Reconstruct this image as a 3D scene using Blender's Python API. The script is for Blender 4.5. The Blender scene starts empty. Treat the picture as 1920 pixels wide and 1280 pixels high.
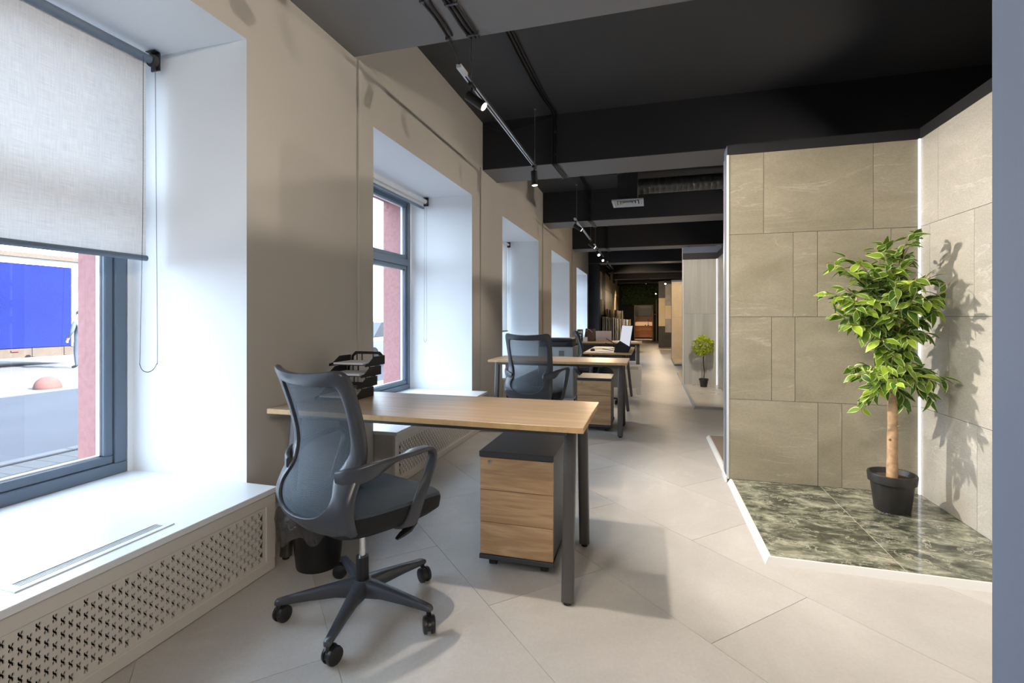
import bpy, bmesh, math, random
from mathutils import Vector, Matrix, Euler
random.seed(7)
PI = math.pi
scene = bpy.context.scene
COL = scene.collection

# ------------------------------------------------------------------ camera
CAM_H = 1.177
cam_d = bpy.data.cameras.new('camera')
cam = bpy.data.objects.new('camera', cam_d); COL.objects.link(cam)
cam_d.sensor_width = 36.0
cam_d.lens = 912.0 / 1920.0 * 36.0
cam_d.shift_y = -(640.0 - 596.0) / 1920.0
cam_d.clip_start = 0.05; cam_d.clip_end = 300
cam.location = (0, 0, CAM_H)
cam.rotation_euler = (PI / 2, 0, math.atan(259.0 / 912.0))
scene.camera = cam

# ------------------------------------------------------------------ world, sun, exposure
world = bpy.data.worlds.new('world'); scene.world = world
world.use_nodes = True
bg = world.node_tree.nodes['Background']
bg.inputs[0].default_value = (0.68, 0.83, 1.0, 1)
bg.inputs[1].default_value = 8.5
sun_d = bpy.data.lights.new('sun', 'SUN'); sun_d.energy = 50; sun_d.angle = 0.01
sun_d.color = (1.0, 0.93, 0.82)
sun = bpy.data.objects.new('sun', sun_d); COL.objects.link(sun)
sun.rotation_euler = (0, math.radians(55.5), math.radians(4))   # from behind the building, high over its roof
scene.view_settings.view_transform = 'Standard'
scene.view_settings.look = 'None'
scene.view_settings.gamma = 1.0
scene.view_settings.use_curve_mapping = False
scene.view_settings.exposure = 0.12
scene.cycles.max_bounces = 8
scene.cycles.diffuse_bounces = 5
scene.cycles.transparent_max_bounces = 12
scene.cycles.sample_clamp_indirect = 6.0
SPOT_W = 125.0
WARM = (1.0, 0.875, 0.73)
DEEP = (1.0, 0.76, 0.50)

# ------------------------------------------------------------------ layout constants
XW = -1.87                    # inner face of the window wall
XF = -2.60                    # inner face of the window frames
XO = -2.93                    # outer face of the facade
ZB, ZC = 2.89, 3.44           # beam underside, ceiling
ZS = 0.385                    # top of the window ledges
WTOP = 2.52
WINS = [(-3.40, -1.40), (-0.15, 1.905), (3.02, 4.985), (6.12, 8.28), (9.43, 11.67), (12.82, 15.1)]
Y0, Y1 = -4.0, 26.0
XR = 4.4
for (a, b) in WINS:           # sampling portals lying in the window openings
    ld = bpy.data.lights.new('window_portal', 'AREA'); ld.shape = 'RECTANGLE'
    ld.size = b - a; ld.size_y = WTOP - ZS
    ld.cycles.is_portal = True
    lo = bpy.data.objects.new('window_portal', ld); COL.objects.link(lo)
    lo.location = (-2.95, (a + b) / 2, (WTOP + ZS) / 2)
    lo.rotation_euler = (0, -PI / 2, 0); ld.size, ld.size_y = WTOP - ZS, b - a

# ------------------------------------------------------------------ materials
def newmat(name):
    m = bpy.data.materials.new(name); m.use_nodes = True
    nt = m.node_tree
    return m, nt, nt.nodes['Principled BSDF']

def N(nt, kind, **kw):
    n = nt.nodes.new(kind)
    for k, v in kw.items():
        if k.startswith('i_'):
            n.inputs[k[2:].replace('_', ' ')].default_value = v
        else:
            setattr(n, k, v)
    return n

def ramp(nt, src, stops):
    r = nt.nodes.new('ShaderNodeValToRGB')
    while len(r.color_ramp.elements) < len(stops):
        r.color_ramp.elements.new(0.5)
    for e, (p, c) in zip(r.color_ramp.elements, stops):
        e.position = p; e.color = (c[0], c[1], c[2], 1) if not isinstance(c, (int, float)) else (c, c, c, 1)
    nt.links.new(src, r.inputs[0])
    return r

def coords(nt, scale=(1, 1, 1), rot=(0, 0, 0), shift=0.0, space='Object'):
    """object (or world) coordinates, moved by the object's own random number so alike pieces differ"""
    if space == 'World':
        g = nt.nodes.new('ShaderNodeNewGeometry'); out = g.outputs['Position']
    else:
        g = nt.nodes.new('ShaderNodeTexCoord'); out = g.outputs['Object']
    if shift:
        oi = nt.nodes.new('ShaderNodeObjectInfo')
        mu = N(nt, 'ShaderNodeMath', operation='MULTIPLY'); mu.inputs[1].default_value = shift
        nt.links.new(oi.outputs['Random'], mu.inputs[0])
        va = N(nt, 'ShaderNodeVectorMath', operation='ADD')
        nt.links.new(out, va.inputs[0]); nt.links.new(mu.outputs[0], va.inputs[1]); out = va.outputs[0]
    mp = nt.nodes.new('ShaderNodeMapping')
    mp.inputs['Scale'].default_value = scale; mp.inputs['Rotation'].default_value = rot
    nt.links.new(out, mp.inputs[0])
    return mp.outputs[0]

def plain(name, c, rough=0.5, metal=0.0, spec=0.5, var=0.0, vscale=6.0, bump=0.0, bscale=200.0, coat=0.0, space='Object'):
    m, nt, b = newmat(name)
    b.inputs['Base Color'].default_value = (*c, 1)
    b.inputs['Roughness'].default_value = rough
    b.inputs['Metallic'].default_value = metal
    b.inputs['Specular IOR Level'].default_value = spec
    b.inputs['Coat Weight'].default_value = coat
    if var:
        no = N(nt, 'ShaderNodeTexNoise', i_Scale=vscale, i_Detail=5.0)
        nt.links.new(coords(nt, space=space), no.inputs['Vector'])
        r = ramp(nt, no.outputs[0], [(0.3, [x * (1 - var) for x in c]), (0.7, [min(1, x * (1 + var)) for x in c])])
        nt.links.new(r.outputs[0], b.inputs['Base Color'])
    if bump:
        no = N(nt, 'ShaderNodeTexNoise', i_Scale=bscale, i_Detail=3.0)
        nt.links.new(coords(nt, space=space), no.inputs['Vector'])
        bp = N(nt, 'ShaderNodeBump', i_Strength=bump, i_Distance=0.002)
        nt.links.new(no.outputs[0], bp.inputs['Height']); nt.links.new(bp.outputs[0], b.inputs['Normal'])
    return m

def stone(name, lo, hi, vein, rough, vrot=0.5, vs=1.0, vamt=0.6, shift=9.0, stretch=(1, 1, 1), fine=0.12):
    m, nt, b = newmat(name)
    v = coords(nt, scale=stretch, rot=(vrot, vrot * 0.6, vrot), shift=shift)
    big = N(nt, 'ShaderNodeTexNoise', i_Scale=1.6 * vs, i_Detail=8.0, i_Roughness=0.62, i_Distortion=0.6)
    nt.links.new(v, big.inputs['Vector'])
    base = ramp(nt, big.outputs[0], [(0.32, lo), (0.68, hi)])
    vn = N(nt, 'ShaderNodeTexNoise', i_Scale=1.1 * vs, i_Detail=7.0, i_Roughness=0.6, i_Distortion=1.4)
    v2 = coords(nt, scale=(stretch[0] * 1.0, stretch[1] * 1.0, stretch[2] * 2.2), rot=(vrot, 0.9, vrot * 0.3), shift=shift + 4)
    nt.links.new(v2, vn.inputs['Vector'])
    vr = ramp(nt, vn.outputs[0], [(0.485, 0), (0.5, vamt), (0.515, 0)])
    msk = N(nt, 'ShaderNodeTexNoise', i_Scale=2.3 * vs, i_Detail=2.0); nt.links.new(v, msk.inputs['Vector'])
    mr = ramp(nt, msk.outputs[0], [(0.47, 0), (0.62, 1)])
    mm = N(nt, 'ShaderNodeMath', operation='MULTIPLY')
    nt.links.new(vr.outputs[0], mm.inputs[0]); nt.links.new(mr.outputs[0], mm.inputs[1])
    mix = N(nt, 'ShaderNodeMix', data_type='RGBA')
    nt.links.new(mm.outputs[0], mix.inputs[0]); nt.links.new(base.outputs[0], mix.inputs[6])
    mix.inputs[7].default_value = (*vein, 1)
    fn = N(nt, 'ShaderNodeTexNoise', i_Scale=90.0, i_Detail=4.0); nt.links.new(v, fn.inputs['Vector'])
    fr = ramp(nt, fn.outputs[0], [(0.3, 1 - fine), (0.7, 1 + fine * 0.5)])
    mul = N(nt, 'ShaderNodeMix', data_type='RGBA', blend_type='MULTIPLY'); mul.inputs[0].default_value = 1
    nt.links.new(mix.outputs[2], mul.inputs[6]); nt.links.new(fr.outputs[0], mul.inputs[7])
    nt.links.new(mul.outputs[2], b.inputs['Base Color'])
    rr = ramp(nt, big.outputs[0], [(0.3, rough * 0.85), (0.7, min(1, rough * 1.15))])
    nt.links.new(rr.outputs[0], b.inputs['Roughness'])
    return m

def wood(name, lo, hi, rough=0.42, axis='x', scale=1.0, shift=7.0):
    m, nt, b = newmat(name)
    st = {'x': (0.9, 9, 9), 'y': (9, 0.9, 9), 'z': (9, 9, 0.9)}[axis]
    v = coords(nt, scale=[s * scale for s in st], shift=shift)
    a = N(nt, 'ShaderNodeTexNoise', i_Scale=1.0, i_Detail=4.0, i_Distortion=1.1); nt.links.new(v, a.inputs['Vector'])
    w = N(nt, 'ShaderNodeMath', operation='MULTIPLY'); w.inputs[1].default_value = 9.0
    nt.links.new(a.outputs[0], w.inputs[0])
    fr = N(nt, 'ShaderNodeMath', operation='PINGPONG'); fr.inputs[1].default_value = 1.0
    nt.links.new(w.outputs[0], fr.inputs[0])
    st2 = {'x': (3, 110, 110), 'y': (110, 3, 110), 'z': (110, 110, 3)}[axis]
    f = N(nt, 'ShaderNodeTexNoise', i_Scale=1.0, i_Detail=3.0); nt.links.new(coords(nt, scale=st2, shift=shift), f.inputs['Vector'])
    mx = N(nt, 'ShaderNodeMath', operation='MULTIPLY_ADD'); mx.inputs[1].default_value = 0.55
    nt.links.new(fr.outputs[0], mx.inputs[0]); nt.links.new(f.outputs[0], mx.inputs[2])
    r = ramp(nt, mx.outputs[0], [(0.35, hi), (1.0, lo)])
    nt.links.new(r.outputs[0], b.inputs['Base Color'])
    b.inputs['Roughness'].default_value = rough
    return m

def emit(name, c, s):
    m = bpy.data.materials.new(name); m.use_nodes = True; nt = m.node_tree
    nt.nodes.clear()
    e = N(nt, 'ShaderNodeEmission'); e.inputs[0].default_value = (*c, 1); e.inputs[1].default_value = s
    o = N(nt, 'ShaderNodeOutputMaterial'); nt.links.new(e.outputs[0], o.inputs[0])
    return m

M = {}
M['wall'] = plain('beige wall paint', (0.53, 0.505, 0.472), 0.75, var=0.035, vscale=1.2, bump=0.12, bscale=260, space='World')
M['reveal'] = plain('white reveal plaster', (0.80, 0.82, 0.84), 0.6, bump=0.05, bscale=160, space='World')
M['pink'] = plain('pink facade render', (0.36, 0.17, 0.165), 0.9, var=0.12, vscale=30, bump=0.8, bscale=120, space='World')
M['black'] = plain('black ceiling paint', (0.038, 0.039, 0.043), 0.62, bump=0.15, bscale=90, space='World')
M['beam'] = plain('charcoal beam paint', (0.016, 0.017, 0.021), 0.6, bump=0.15, bscale=90, space='World')
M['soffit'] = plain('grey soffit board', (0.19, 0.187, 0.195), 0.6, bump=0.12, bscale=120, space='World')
M['blackwall'] = plain('black wall paint', (0.012, 0.012, 0.013), 0.7)
M['bluegrey'] = plain('blue grey end paint', (0.115, 0.145, 0.21), 0.55, bump=0.08, bscale=200, space='World')
M['frame'] = plain('blue grey window aluminium', (0.115, 0.155, 0.21), 0.42, bump=0.05, bscale=300)
M['seal'] = plain('black rubber seal', (0.01, 0.01, 0.012), 0.6)
M['sill'] = plain('white laminate ledge', (0.83, 0.85, 0.88), 0.32)
M['cover'] = plain('warm white lacquered board', (0.66, 0.62, 0.57), 0.5)
M['dark'] = plain('painted cavity shade', (0.03, 0.028, 0.026), 0.8)  # shade inside the radiator covers, put into the colour
M['floor'] = stone('light concrete floor tile', (0.48, 0.46, 0.44), (0.62, 0.60, 0.58), (0.70, 0.685, 0.665), 0.40, vs=0.8, vamt=0.25, shift=17, fine=0.05)
M['grout'] = plain('pale grout', (0.50, 0.47, 0.43), 0.8)
M['greige'] = stone('greige stone wall tile', (0.31, 0.285, 0.215), (0.44, 0.405, 0.325), (0.60, 0.57, 0.50), 0.36, vs=1.0, vamt=0.5, stretch=(0.8, 0.8, 2.0))
M['greigelight'] = stone('pale grey polished wall tile', (0.43, 0.42, 0.38), (0.56, 0.545, 0.50), (0.72, 0.71, 0.68), 0.14, vs=1.0, vamt=0.5, stretch=(0.8, 0.8, 1.8))
M['travertine'] = stone('grey vertical grain tile', (0.36, 0.355, 0.325), (0.50, 0.49, 0.455), (0.56, 0.55, 0.52), 0.4, vrot=0.0, vs=1.0, vamt=0.2, stretch=(7, 7, 0.35))
M['sand'] = stone('sand coloured tile', (0.50, 0.40, 0.26), (0.62, 0.51, 0.35), (0.66, 0.56, 0.42), 0.42, vamt=0.2)
M['anthracite'] = stone('anthracite tile', (0.035, 0.034, 0.034), (0.06, 0.058, 0.056), (0.09, 0.09, 0.09), 0.45, vamt=0.2)
M['brownfloor'] = stone('brown stone platform tile', (0.22, 0.155, 0.115), (0.30, 0.22, 0.17), (0.36, 0.28, 0.22), 0.35, vamt=0.2)
M['palefloor'] = stone('cream platform tile', (0.50, 0.46, 0.39), (0.62, 0.58, 0.50), (0.68, 0.65, 0.58), 0.3, vamt=0.2)
M['alu'] = plain('brushed aluminium', (0.62, 0.62, 0.63), 0.32, metal=0.75)
M['whitealu'] = plain('white aluminium profile', (0.80, 0.80, 0.80), 0.35)
M['oak'] = wood('light oak laminate', (0.45, 0.31, 0.185), (0.58, 0.425, 0.275), rough=0.34)
M['oakedge'] = plain('oak edge band', (0.55, 0.36, 0.17), 0.45, var=0.12, vscale=25)
M['oakfront'] = wood('oak drawer front', (0.43, 0.265, 0.135), (0.60, 0.405, 0.225), scale=0.9)
M['graph'] = plain('graphite lacquer', (0.045, 0.047, 0.055), 0.42, bump=0.05, bscale=400)
M['legs'] = plain('dark bronze steel', (0.105, 0.098, 0.095), 0.36, metal=0.35)
M['plastic'] = plain('dark grey plastic', (0.052, 0.056, 0.068), 0.30, bump=0.04, bscale=500)
M['plastic2'] = plain('black plastic', (0.012, 0.012, 0.014), 0.38)
M['fabric'] = plain('blue grey seat fabric', (0.050, 0.066, 0.086), 0.85, var=0.12, vscale=220, bump=0.4, bscale=600)
M['fabricside'] = plain('black seat side fabric', (0.012, 0.013, 0.015), 0.9, bump=0.3, bscale=600)
M['chrome'] = plain('chrome', (0.8, 0.8, 0.82), 0.12, metal=1.0)
M['steel'] = plain('thin steel wire', (0.55, 0.55, 0.55), 0.3, metal=1.0)
M['white'] = plain('white plastic', (0.80, 0.80, 0.80), 0.4)
M['paper'] = plain('white paper', (0.82, 0.82, 0.85), 0.7)
M['greymetal'] = plain('light grey sheet metal', (0.58, 0.61, 0.63), 0.45)
M['heater'] = plain('warm grey enamel', (0.60, 0.58, 0.53), 0.4)
M['duct'] = plain('dark galvanised duct', (0.10, 0.10, 0.10), 0.42, metal=0.5)
M['leather'] = plain('brown leather', (0.10, 0.060, 0.040), 0.5, var=0.25, vscale=20)
M['rose'] = plain('rose gold aluminium', (0.58, 0.48, 0.45), 0.38, metal=0.4)
M['soil'] = plain('dark soil', (0.05, 0.035, 0.022), 0.95, var=0.4, vscale=60, bump=0.8, bscale=90)
M['pot'] = plain('black plastic pot', (0.022, 0.021, 0.022), 0.42)
M['bark'] = plain('tan bark', (0.47, 0.31, 0.18), 0.7, var=0.3, vscale=26, bump=0.6, bscale=60)
M['twig'] = plain('pale twig', (0.40, 0.29, 0.16), 0.7)
M['bag'] = None
M['redwood'] = wood('red brown wood front', (0.13, 0.045, 0.015), (0.24, 0.095, 0.035), scale=0.6)
M['pinktile'] = plain('pinkish kitchen splashback', (0.60, 0.42, 0.31), 0.4)
M['board1'] = stone('beige sample board', (0.50, 0.42, 0.30), (0.62, 0.53, 0.40), (0.68, 0.6, 0.47), 0.45, vamt=0.3)
M['board2'] = plain('tan sample board', (0.48, 0.36, 0.22), 0.5, var=0.15, vscale=8)
M['board3'] = plain('charcoal sample board', (0.06, 0.055, 0.05), 0.5, var=0.2, vscale=8)
M['board4'] = plain('grey sample board', (0.30, 0.28, 0.25), 0.5, var=0.15, vscale=8)
M['asphalt'] = plain('street asphalt', (0.050, 0.049, 0.060), 0.9, var=0.12, vscale=0.8, bump=0.4, bscale=60, space='World')
M['paver'] = plain('pavement block', (0.075, 0.070, 0.072), 0.9, var=0.1, vscale=9)
M['kerb'] = plain('concrete kerb', (0.095, 0.092, 0.094), 0.9, var=0.08, vscale=5)
M['kerb2'] = plain('pale marble joint', (0.50, 0.50, 0.42), 0.6)
M['bluetarp'] = plain('blue truck tarpaulin', (0.0045, 0.009, 0.070), 0.9, spec=0.1, var=0.10, vscale=0.8)
M['chassis'] = plain('dusty brown chassis', (0.040, 0.030, 0.024), 0.8, var=0.2, vscale=6)
M['tyre'] = plain('tyre rubber', (0.02, 0.02, 0.02), 0.9)
M['dome'] = plain('faded red bollard paint', (0.080, 0.036, 0.034), 0.8, spec=0.2, var=0.1, vscale=12)
M['skin'] = plain('skin', (0.55, 0.34, 0.25), 0.6)
M['jacket'] = plain('dark blue jacket', (0.035, 0.05, 0.07), 0.8)
M['trouser'] = plain('dark trousers', (0.025, 0.035, 0.055), 0.85)
M['hair'] = plain('dark hair', (0.02, 0.015, 0.012), 0.7)
M['cream'] = plain('pale building render', (0.55, 0.53, 0.50), 0.9)
M['lamp'] = emit('warm lamp glow', (1.0, 0.86, 0.66), 22.0)
M['led'] = emit('cool led strip', (0.95, 0.97, 1.0), 1.25)

def marble():
    m, nt, b = newmat('dark green marble')
    v = coords(nt, scale=(0.8, 1.35, 1), rot=(0, 0, 0.35), shift=11)
    n1 = N(nt, 'ShaderNodeTexNoise', i_Scale=7.5, i_Detail=12.0, i_Roughness=0.70, i_Distortion=0.35); nt.links.new(v, n1.inputs['Vector'])
    r1 = ramp(nt, n1.outputs[0], [(0.34, (0.022, 0.026, 0.018)), (0.46, (0.075, 0.085, 0.062)), (0.55, (0.20, 0.21, 0.16)), (0.68, (0.46, 0.46, 0.37))])
    n2 = N(nt, 'ShaderNodeTexNoise', i_Scale=5.0, i_Detail=10.0, i_Roughness=0.66, i_Distortion=0.6); nt.links.new(v, n2.inputs['Vector'])
    r2 = ramp(nt, n2.outputs[0], [(0.485, 0), (0.5, 0.75), (0.515, 0)])
    mix = N(nt, 'ShaderNodeMix', data_type='RGBA'); nt.links.new(r2.outputs[0], mix.inputs[0])
    nt.links.new(r1.outputs[0], mix.inputs[6]); mix.inputs[7].default_value = (0.55, 0.54, 0.45, 1)
    nt.links.new(mix.outputs[2], b.inputs['Base Color'])
    b.inputs['Roughness'].default_value = 0.07
    return m
M['marble'] = marble()

def meshfabric():
    m, nt, b = newmat('chair back mesh')
    b.inputs['Base Color'].default_value = (0.062, 0.082, 0.104, 1); b.inputs['Roughness'].default_value = 0.7
    t = N(nt, 'ShaderNodeBsdfTransparent')
    w = N(nt, 'ShaderNodeTexChecker', i_Scale=420.0)
    nt.links.new(coords(nt, rot=(0.0, 0.785, 0)), w.inputs['Vector'])
    r = ramp(nt, w.outputs['Fac'], [(0.0, 0.06), (1.0, 0.34)])
    mx = N(nt, 'ShaderNodeMixShader'); nt.links.new(r.outputs[0], mx.inputs[0])
    nt.links.new(b.outputs[0], mx.inputs[1]); nt.links.new(t.outputs[0], mx.inputs[2])
    nt.links.new(mx.outputs[0], nt.nodes['Material Output'].inputs[0])
    return m
M['mesh'] = meshfabric()

def glassmat():
    m = bpy.data.materials.new('window glass'); m.use_nodes = True; nt = m.node_tree; nt.nodes.clear()
    t = N(nt, 'ShaderNodeBsdfTransparent'); t.inputs[0].default_value = (0.93, 0.95, 0.96, 1)
    g = N(nt, 'ShaderNodeBsdfGlossy'); g.inputs['Roughness'].default_value = 0.0
    f = N(nt, 'ShaderNodeFresnel', i_IOR=1.5)
    mx = N(nt, 'ShaderNodeMixShader'); o = N(nt, 'ShaderNodeOutputMaterial')
    ge = N(nt, 'ShaderNodeNewGeometry'); iv = N(nt, 'ShaderNodeMath', operation='SUBTRACT'); iv.inputs[0].default_value = 1.0
    ml = N(nt, 'ShaderNodeMath', operation='MULTIPLY')                # reflect on the entry face only, as a thin pane does
    nt.links.new(ge.outputs['Backfacing'], iv.inputs[1]); nt.links.new(f.outputs[0], ml.inputs[0]); nt.links.new(iv.outputs[0], ml.inputs[1])
    nt.links.new(ml.outputs[0], mx.inputs[0]); nt.links.new(t.outputs[0], mx.inputs[1]); nt.links.new(g.outputs[0], mx.inputs[2])
    nt.links.new(mx.outputs[0], o.inputs[0])
    return m
M['glass'] = glassmat()

def blindmat():
    m, nt, b = newmat('linen roller blind')
    n = N(nt, 'ShaderNodeTexNoise', i_Scale=1.0, i_Detail=4.0); nt.links.new(coords(nt, scale=(1, 260, 12)), n.inputs['Vector'])
    n2 = N(nt, 'ShaderNodeTexNoise', i_Scale=1.0, i_Detail=4.0); nt.links.new(coords(nt, scale=(1, 12, 260)), n2.inputs['Vector'])
    ad = N(nt, 'ShaderNodeMath', operation='ADD'); nt.links.new(n.outputs[0], ad.inputs[0]); nt.links.new(n2.outputs[0], ad.inputs[1])
    r = ramp(nt, ad.outputs[0], [(0.7, (0.72, 0.73, 0.74)), (1.2, (0.86, 0.86, 0.86))])
    r.color_ramp.elements[0].position = 0.35; r.color_ramp.elements[1].position = 0.62
    hf = N(nt, 'ShaderNodeMath', operation='MULTIPLY'); hf.inputs[1].default_value = 0.5
    nt.links.new(ad.outputs[0], hf.inputs[0]); nt.links.new(hf.outputs[0], r.inputs[0])
    d = N(nt, 'ShaderNodeBsdfDiffuse'); t = N(nt, 'ShaderNodeBsdfTranslucent')
    nt.links.new(r.outputs[0], d.inputs[0]); nt.links.new(r.outputs[0], t.inputs[0])
    mx = N(nt, 'ShaderNodeMixShader'); mx.inputs[0].default_value = 0.5
    nt.links.new(d.outputs[0], mx.inputs[1]); nt.links.new(t.outputs[0], mx.inputs[2])
    nt.links.new(mx.outputs[0], nt.nodes['Material Output'].inputs[0])
    return m
M['blind'] = blindmat()

def leafmat(name, dark, light, edge):
    m, nt, b = newmat(name)
    uv = N(nt, 'ShaderNodeUVMap'); sp = N(nt, 'ShaderNodeSeparateXYZ'); nt.links.new(uv.outputs[0], sp.inputs[0])
    oi = N(nt, 'ShaderNodeObjectInfo')
    base = ramp(nt, oi.outputs['Random'], [(0.0, dark), (1.0, light)])
    no = N(nt, 'ShaderNodeTexNoise', i_Scale=40.0); nt.links.new(coords(nt, shift=5), no.inputs['Vector'])
    ed = N(nt, 'ShaderNodeMath', operation='MULTIPLY_ADD'); ed.inputs[1].default_value = 0.35
    nt.links.new(no.outputs[0], ed.inputs[0]); nt.links.new(sp.outputs[1], ed.inputs[2])
    er = ramp(nt, ed.outputs[0], [(0.90, 0.0), (1.05, 1.0)])
    mix = N(nt, 'ShaderNodeMix', data_type='RGBA'); nt.links.new(er.outputs[0], mix.inputs[0])
    nt.links.new(base.outputs[0], mix.inputs[6]); mix.inputs[7].default_value = (*edge, 1)
    nt.links.new(mix.outputs[2], b.inputs['Base Color']); b.inputs['Roughness'].default_value = 0.42
    t = N(nt, 'ShaderNodeBsdfTranslucent'); nt.links.new(mix.outputs[2], t.inputs[0])
    mx = N(nt, 'ShaderNodeMixShader'); mx.inputs[0].default_value = 0.25
    nt.links.new(b.outputs[0], mx.inputs[1]); nt.links.new(t.outputs[0], mx.inputs[2])
    nt.links.new(mx.outputs[0], nt.nodes['Material Output'].inputs[0])
    return m
M['leaf'] = leafmat('variegated ficus leaf', (0.05, 0.14, 0.015), (0.40, 0.58, 0.05), (0.64, 0.74, 0.32))
M['leaf2'] = plain('lime topiary leaf', (0.50, 0.57, 0.04), 0.5, var=0.4, vscale=25)
M['ivy'] = plain('dark ivy leaf', (0.055, 0.10, 0.03), 0.6, var=0.5, vscale=9)

# ------------------------------------------------------------------ mesh builder
class MB:
    def __init__(s): s.v = []; s.f = []; s.mi = []; s.uv = []
    def add(s, vs, fs, mi=0):
        o = len(s.v); s.v += [tuple(p) for p in vs]
        for f in fs: s.f.append([i + o for i in f]); s.mi.append(mi)
        return s
    def box(s, x0, x1, y0, y1, z0, z1, mi=0):
        v = [(x0, y0, z0), (x1, y0, z0), (x1, y1, z0), (x0, y1, z0), (x0, y0, z1), (x1, y0, z1), (x1, y1, z1), (x0, y1, z1)]
        f = [(0, 3, 2, 1), (4, 5, 6, 7), (0, 1, 5, 4), (1, 2, 6, 5), (2, 3, 7, 6), (3, 0, 4, 7)]
        if isinstance(mi, (list, tuple)):           # bottom, top, -y, +x, +y, -x
            for q, m in zip(f, mi): s.add([v[i] for i in q], [(0, 1, 2, 3)], m)
            return s
        return s.add(v, f, mi)
    def bbox(s, x0, x1, y0, y1, z0, z1, b=0.004, seg=2, mi=0):
        bm = bmesh.new(); bmesh.ops.create_cube(bm, size=1)
        for v in bm.verts:
            v.co = Vector(((x0 + x1) / 2 + v.co.x * (x1 - x0), (y0 + y1) / 2 + v.co.y * (y1 - y0), (z0 + z1) / 2 + v.co.z * (z1 - z0)))
        bmesh.ops.bevel(bm, geom=bm.edges[:], offset=b, segments=seg, affect='EDGES', profile=0.5)
        bm.verts.index_update()
        s.add([v.co[:] for v in bm.verts], [[v.index for v in f.verts] for f in bm.faces], mi); bm.free(); return s
    def loft(s, loops, cap=True, closed=True, mi=0, ring=False):
        n = len(loops[0]); vs = [p for l in loops for p in l]; fs = []
        R = len(loops) if ring else len(loops) - 1
        for i in range(R):
            a, b = i * n, ((i + 1) % len(loops)) * n
            for j in range(n if closed else n - 1):
                k = (j + 1) % n
                fs.append((a + j, a + k, b + k, b + j))
        if cap and not ring:
            fs.append(tuple(reversed(range(n)))); fs.append(tuple(range((len(loops) - 1) * n, len(loops) * n)))
        return s.add(vs, fs, mi)
    def cyl(s, p0, p1, r0, r1=None, n=16, mi=0, cap=True):
        r1 = r0 if r1 is None else r1
        p0, p1 = Vector(p0), Vector(p1); d = (p1 - p0).normalized()
        a = d.orthogonal().normalized(); b = d.cross(a)
        L = [[p + (a * math.cos(2 * PI * i / n) + b * math.sin(2 * PI * i / n)) * r for i in range(n)] for p, r in ((p0, r0), (p1, r1))]
        return s.loft(L, cap=cap, mi=mi)
    def tube(s, pts, r, n=8, mi=0):
        pts = [Vector(p) for p in pts]; L = []; a = None
        for i, p in enumerate(pts):
            d = (pts[min(i + 1, len(pts) - 1)] - pts[max(i - 1, 0)]).normalized()
            a = d.orthogonal().normalized() if a is None else (a - d * a.dot(d)).normalized()
            b = d.cross(a); rr = r[i] if isinstance(r, (list, tuple)) else r
            L.append([p + (a * math.cos(2 * PI * k / n) + b * math.sin(2 * PI * k / n)) * rr for k in range(n)])
        return s.loft(L, mi=mi)
    def ribbon(s, pts, wa, w, t, n=12, mi=0):
        """sweep of a flattened oval; wa = width axis, w / t = half width / half thickness per point"""
        pts = [Vector(p) for p in pts]; L = []
        for i, p in enumerate(pts):
            d = (pts[min(i + 1, len(pts) - 1)] - pts[max(i - 1, 0)]).normalized()
            ax = Vector(wa[i]); ax = (ax - d * ax.dot(d)).normalized(); b = d.cross(ax)
            lp = []
            for k in range(n):
                c, q = math.cos(2 * PI * k / n), math.sin(2 * PI * k / n)
                e = 0.55
                lp.append(p + ax * (math.copysign(abs(c) ** e, c) * w[i]) + b * (math.copysign(abs(q) ** e, q) * t[i]))
            L.append(lp)
        return s.loft(L, mi=mi)
    def lathe(s, prof, c=(0, 0, 0), n=32, mi=0, sx=1.0):
        L = [[(c[0] + r * math.cos(2 * PI * i / n) * sx, c[1] + r * math.sin(2 * PI * i / n), c[2] + z) for i in range(n)] for r, z in prof]
        return s.loft(L, mi=mi)
    def prism(s, poly, z0, z1, mi=0):
        return s.loft([[(x, y, z0) for x, y in poly], [(x, y, z1) for x, y in poly]], mi=mi)
    def xf(s, mat):
        s.v = [tuple(mat @ Vector(p)) for p in s.v]; return s
    def build(s, name, mat, parent=None, smooth=False, loc=None, angle=0.6):
        me = bpy.data.meshes.new(name); me.from_pydata(s.v, [], s.f)
        ms = mat if isinstance(mat, (list, tuple)) else [mat]
        for m in ms: me.materials.append(m)
        me.polygons.foreach_set('material_index', s.mi)
        bm = bmesh.new(); bm.from_mesh(me); bmesh.ops.recalc_face_normals(bm, faces=bm.faces[:])
        if smooth:
            for f in bm.faces: f.smooth = True
            for e in bm.edges:
                if len(e.link_faces) == 2 and e.calc_face_angle(0) > angle: e.smooth = False
        bm.to_mesh(me); bm.free(); me.update()
        o = bpy.data.objects.new(name, me); COL.objects.link(o)
        if parent is not None: o.parent = parent
        if loc: o.location = loc
        return o

def tag(o, label=None, cat=None, group=None, kind=None):
    if label: o['label'] = label
    if cat: o['category'] = cat
    if group: o['group'] = group
    if kind: o['kind'] = kind
    return o

def thing(name, label, cat, loc=(0, 0, 0), rz=0.0, group=None):
    o = bpy.data.objects.new(name, None); COL.objects.link(o)
    o.empty_display_size = 0.1; o.location = loc; o.rotation_euler = (0, 0, rz)
    return tag(o, label, cat, group)

def struct(o): o['kind'] = 'structure'; return o

def copy_tree(o, parent=None):
    c = o.copy(); COL.objects.link(c); c.parent = parent
    for ch in list(o.children): copy_tree(ch, c)
    return c

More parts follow.
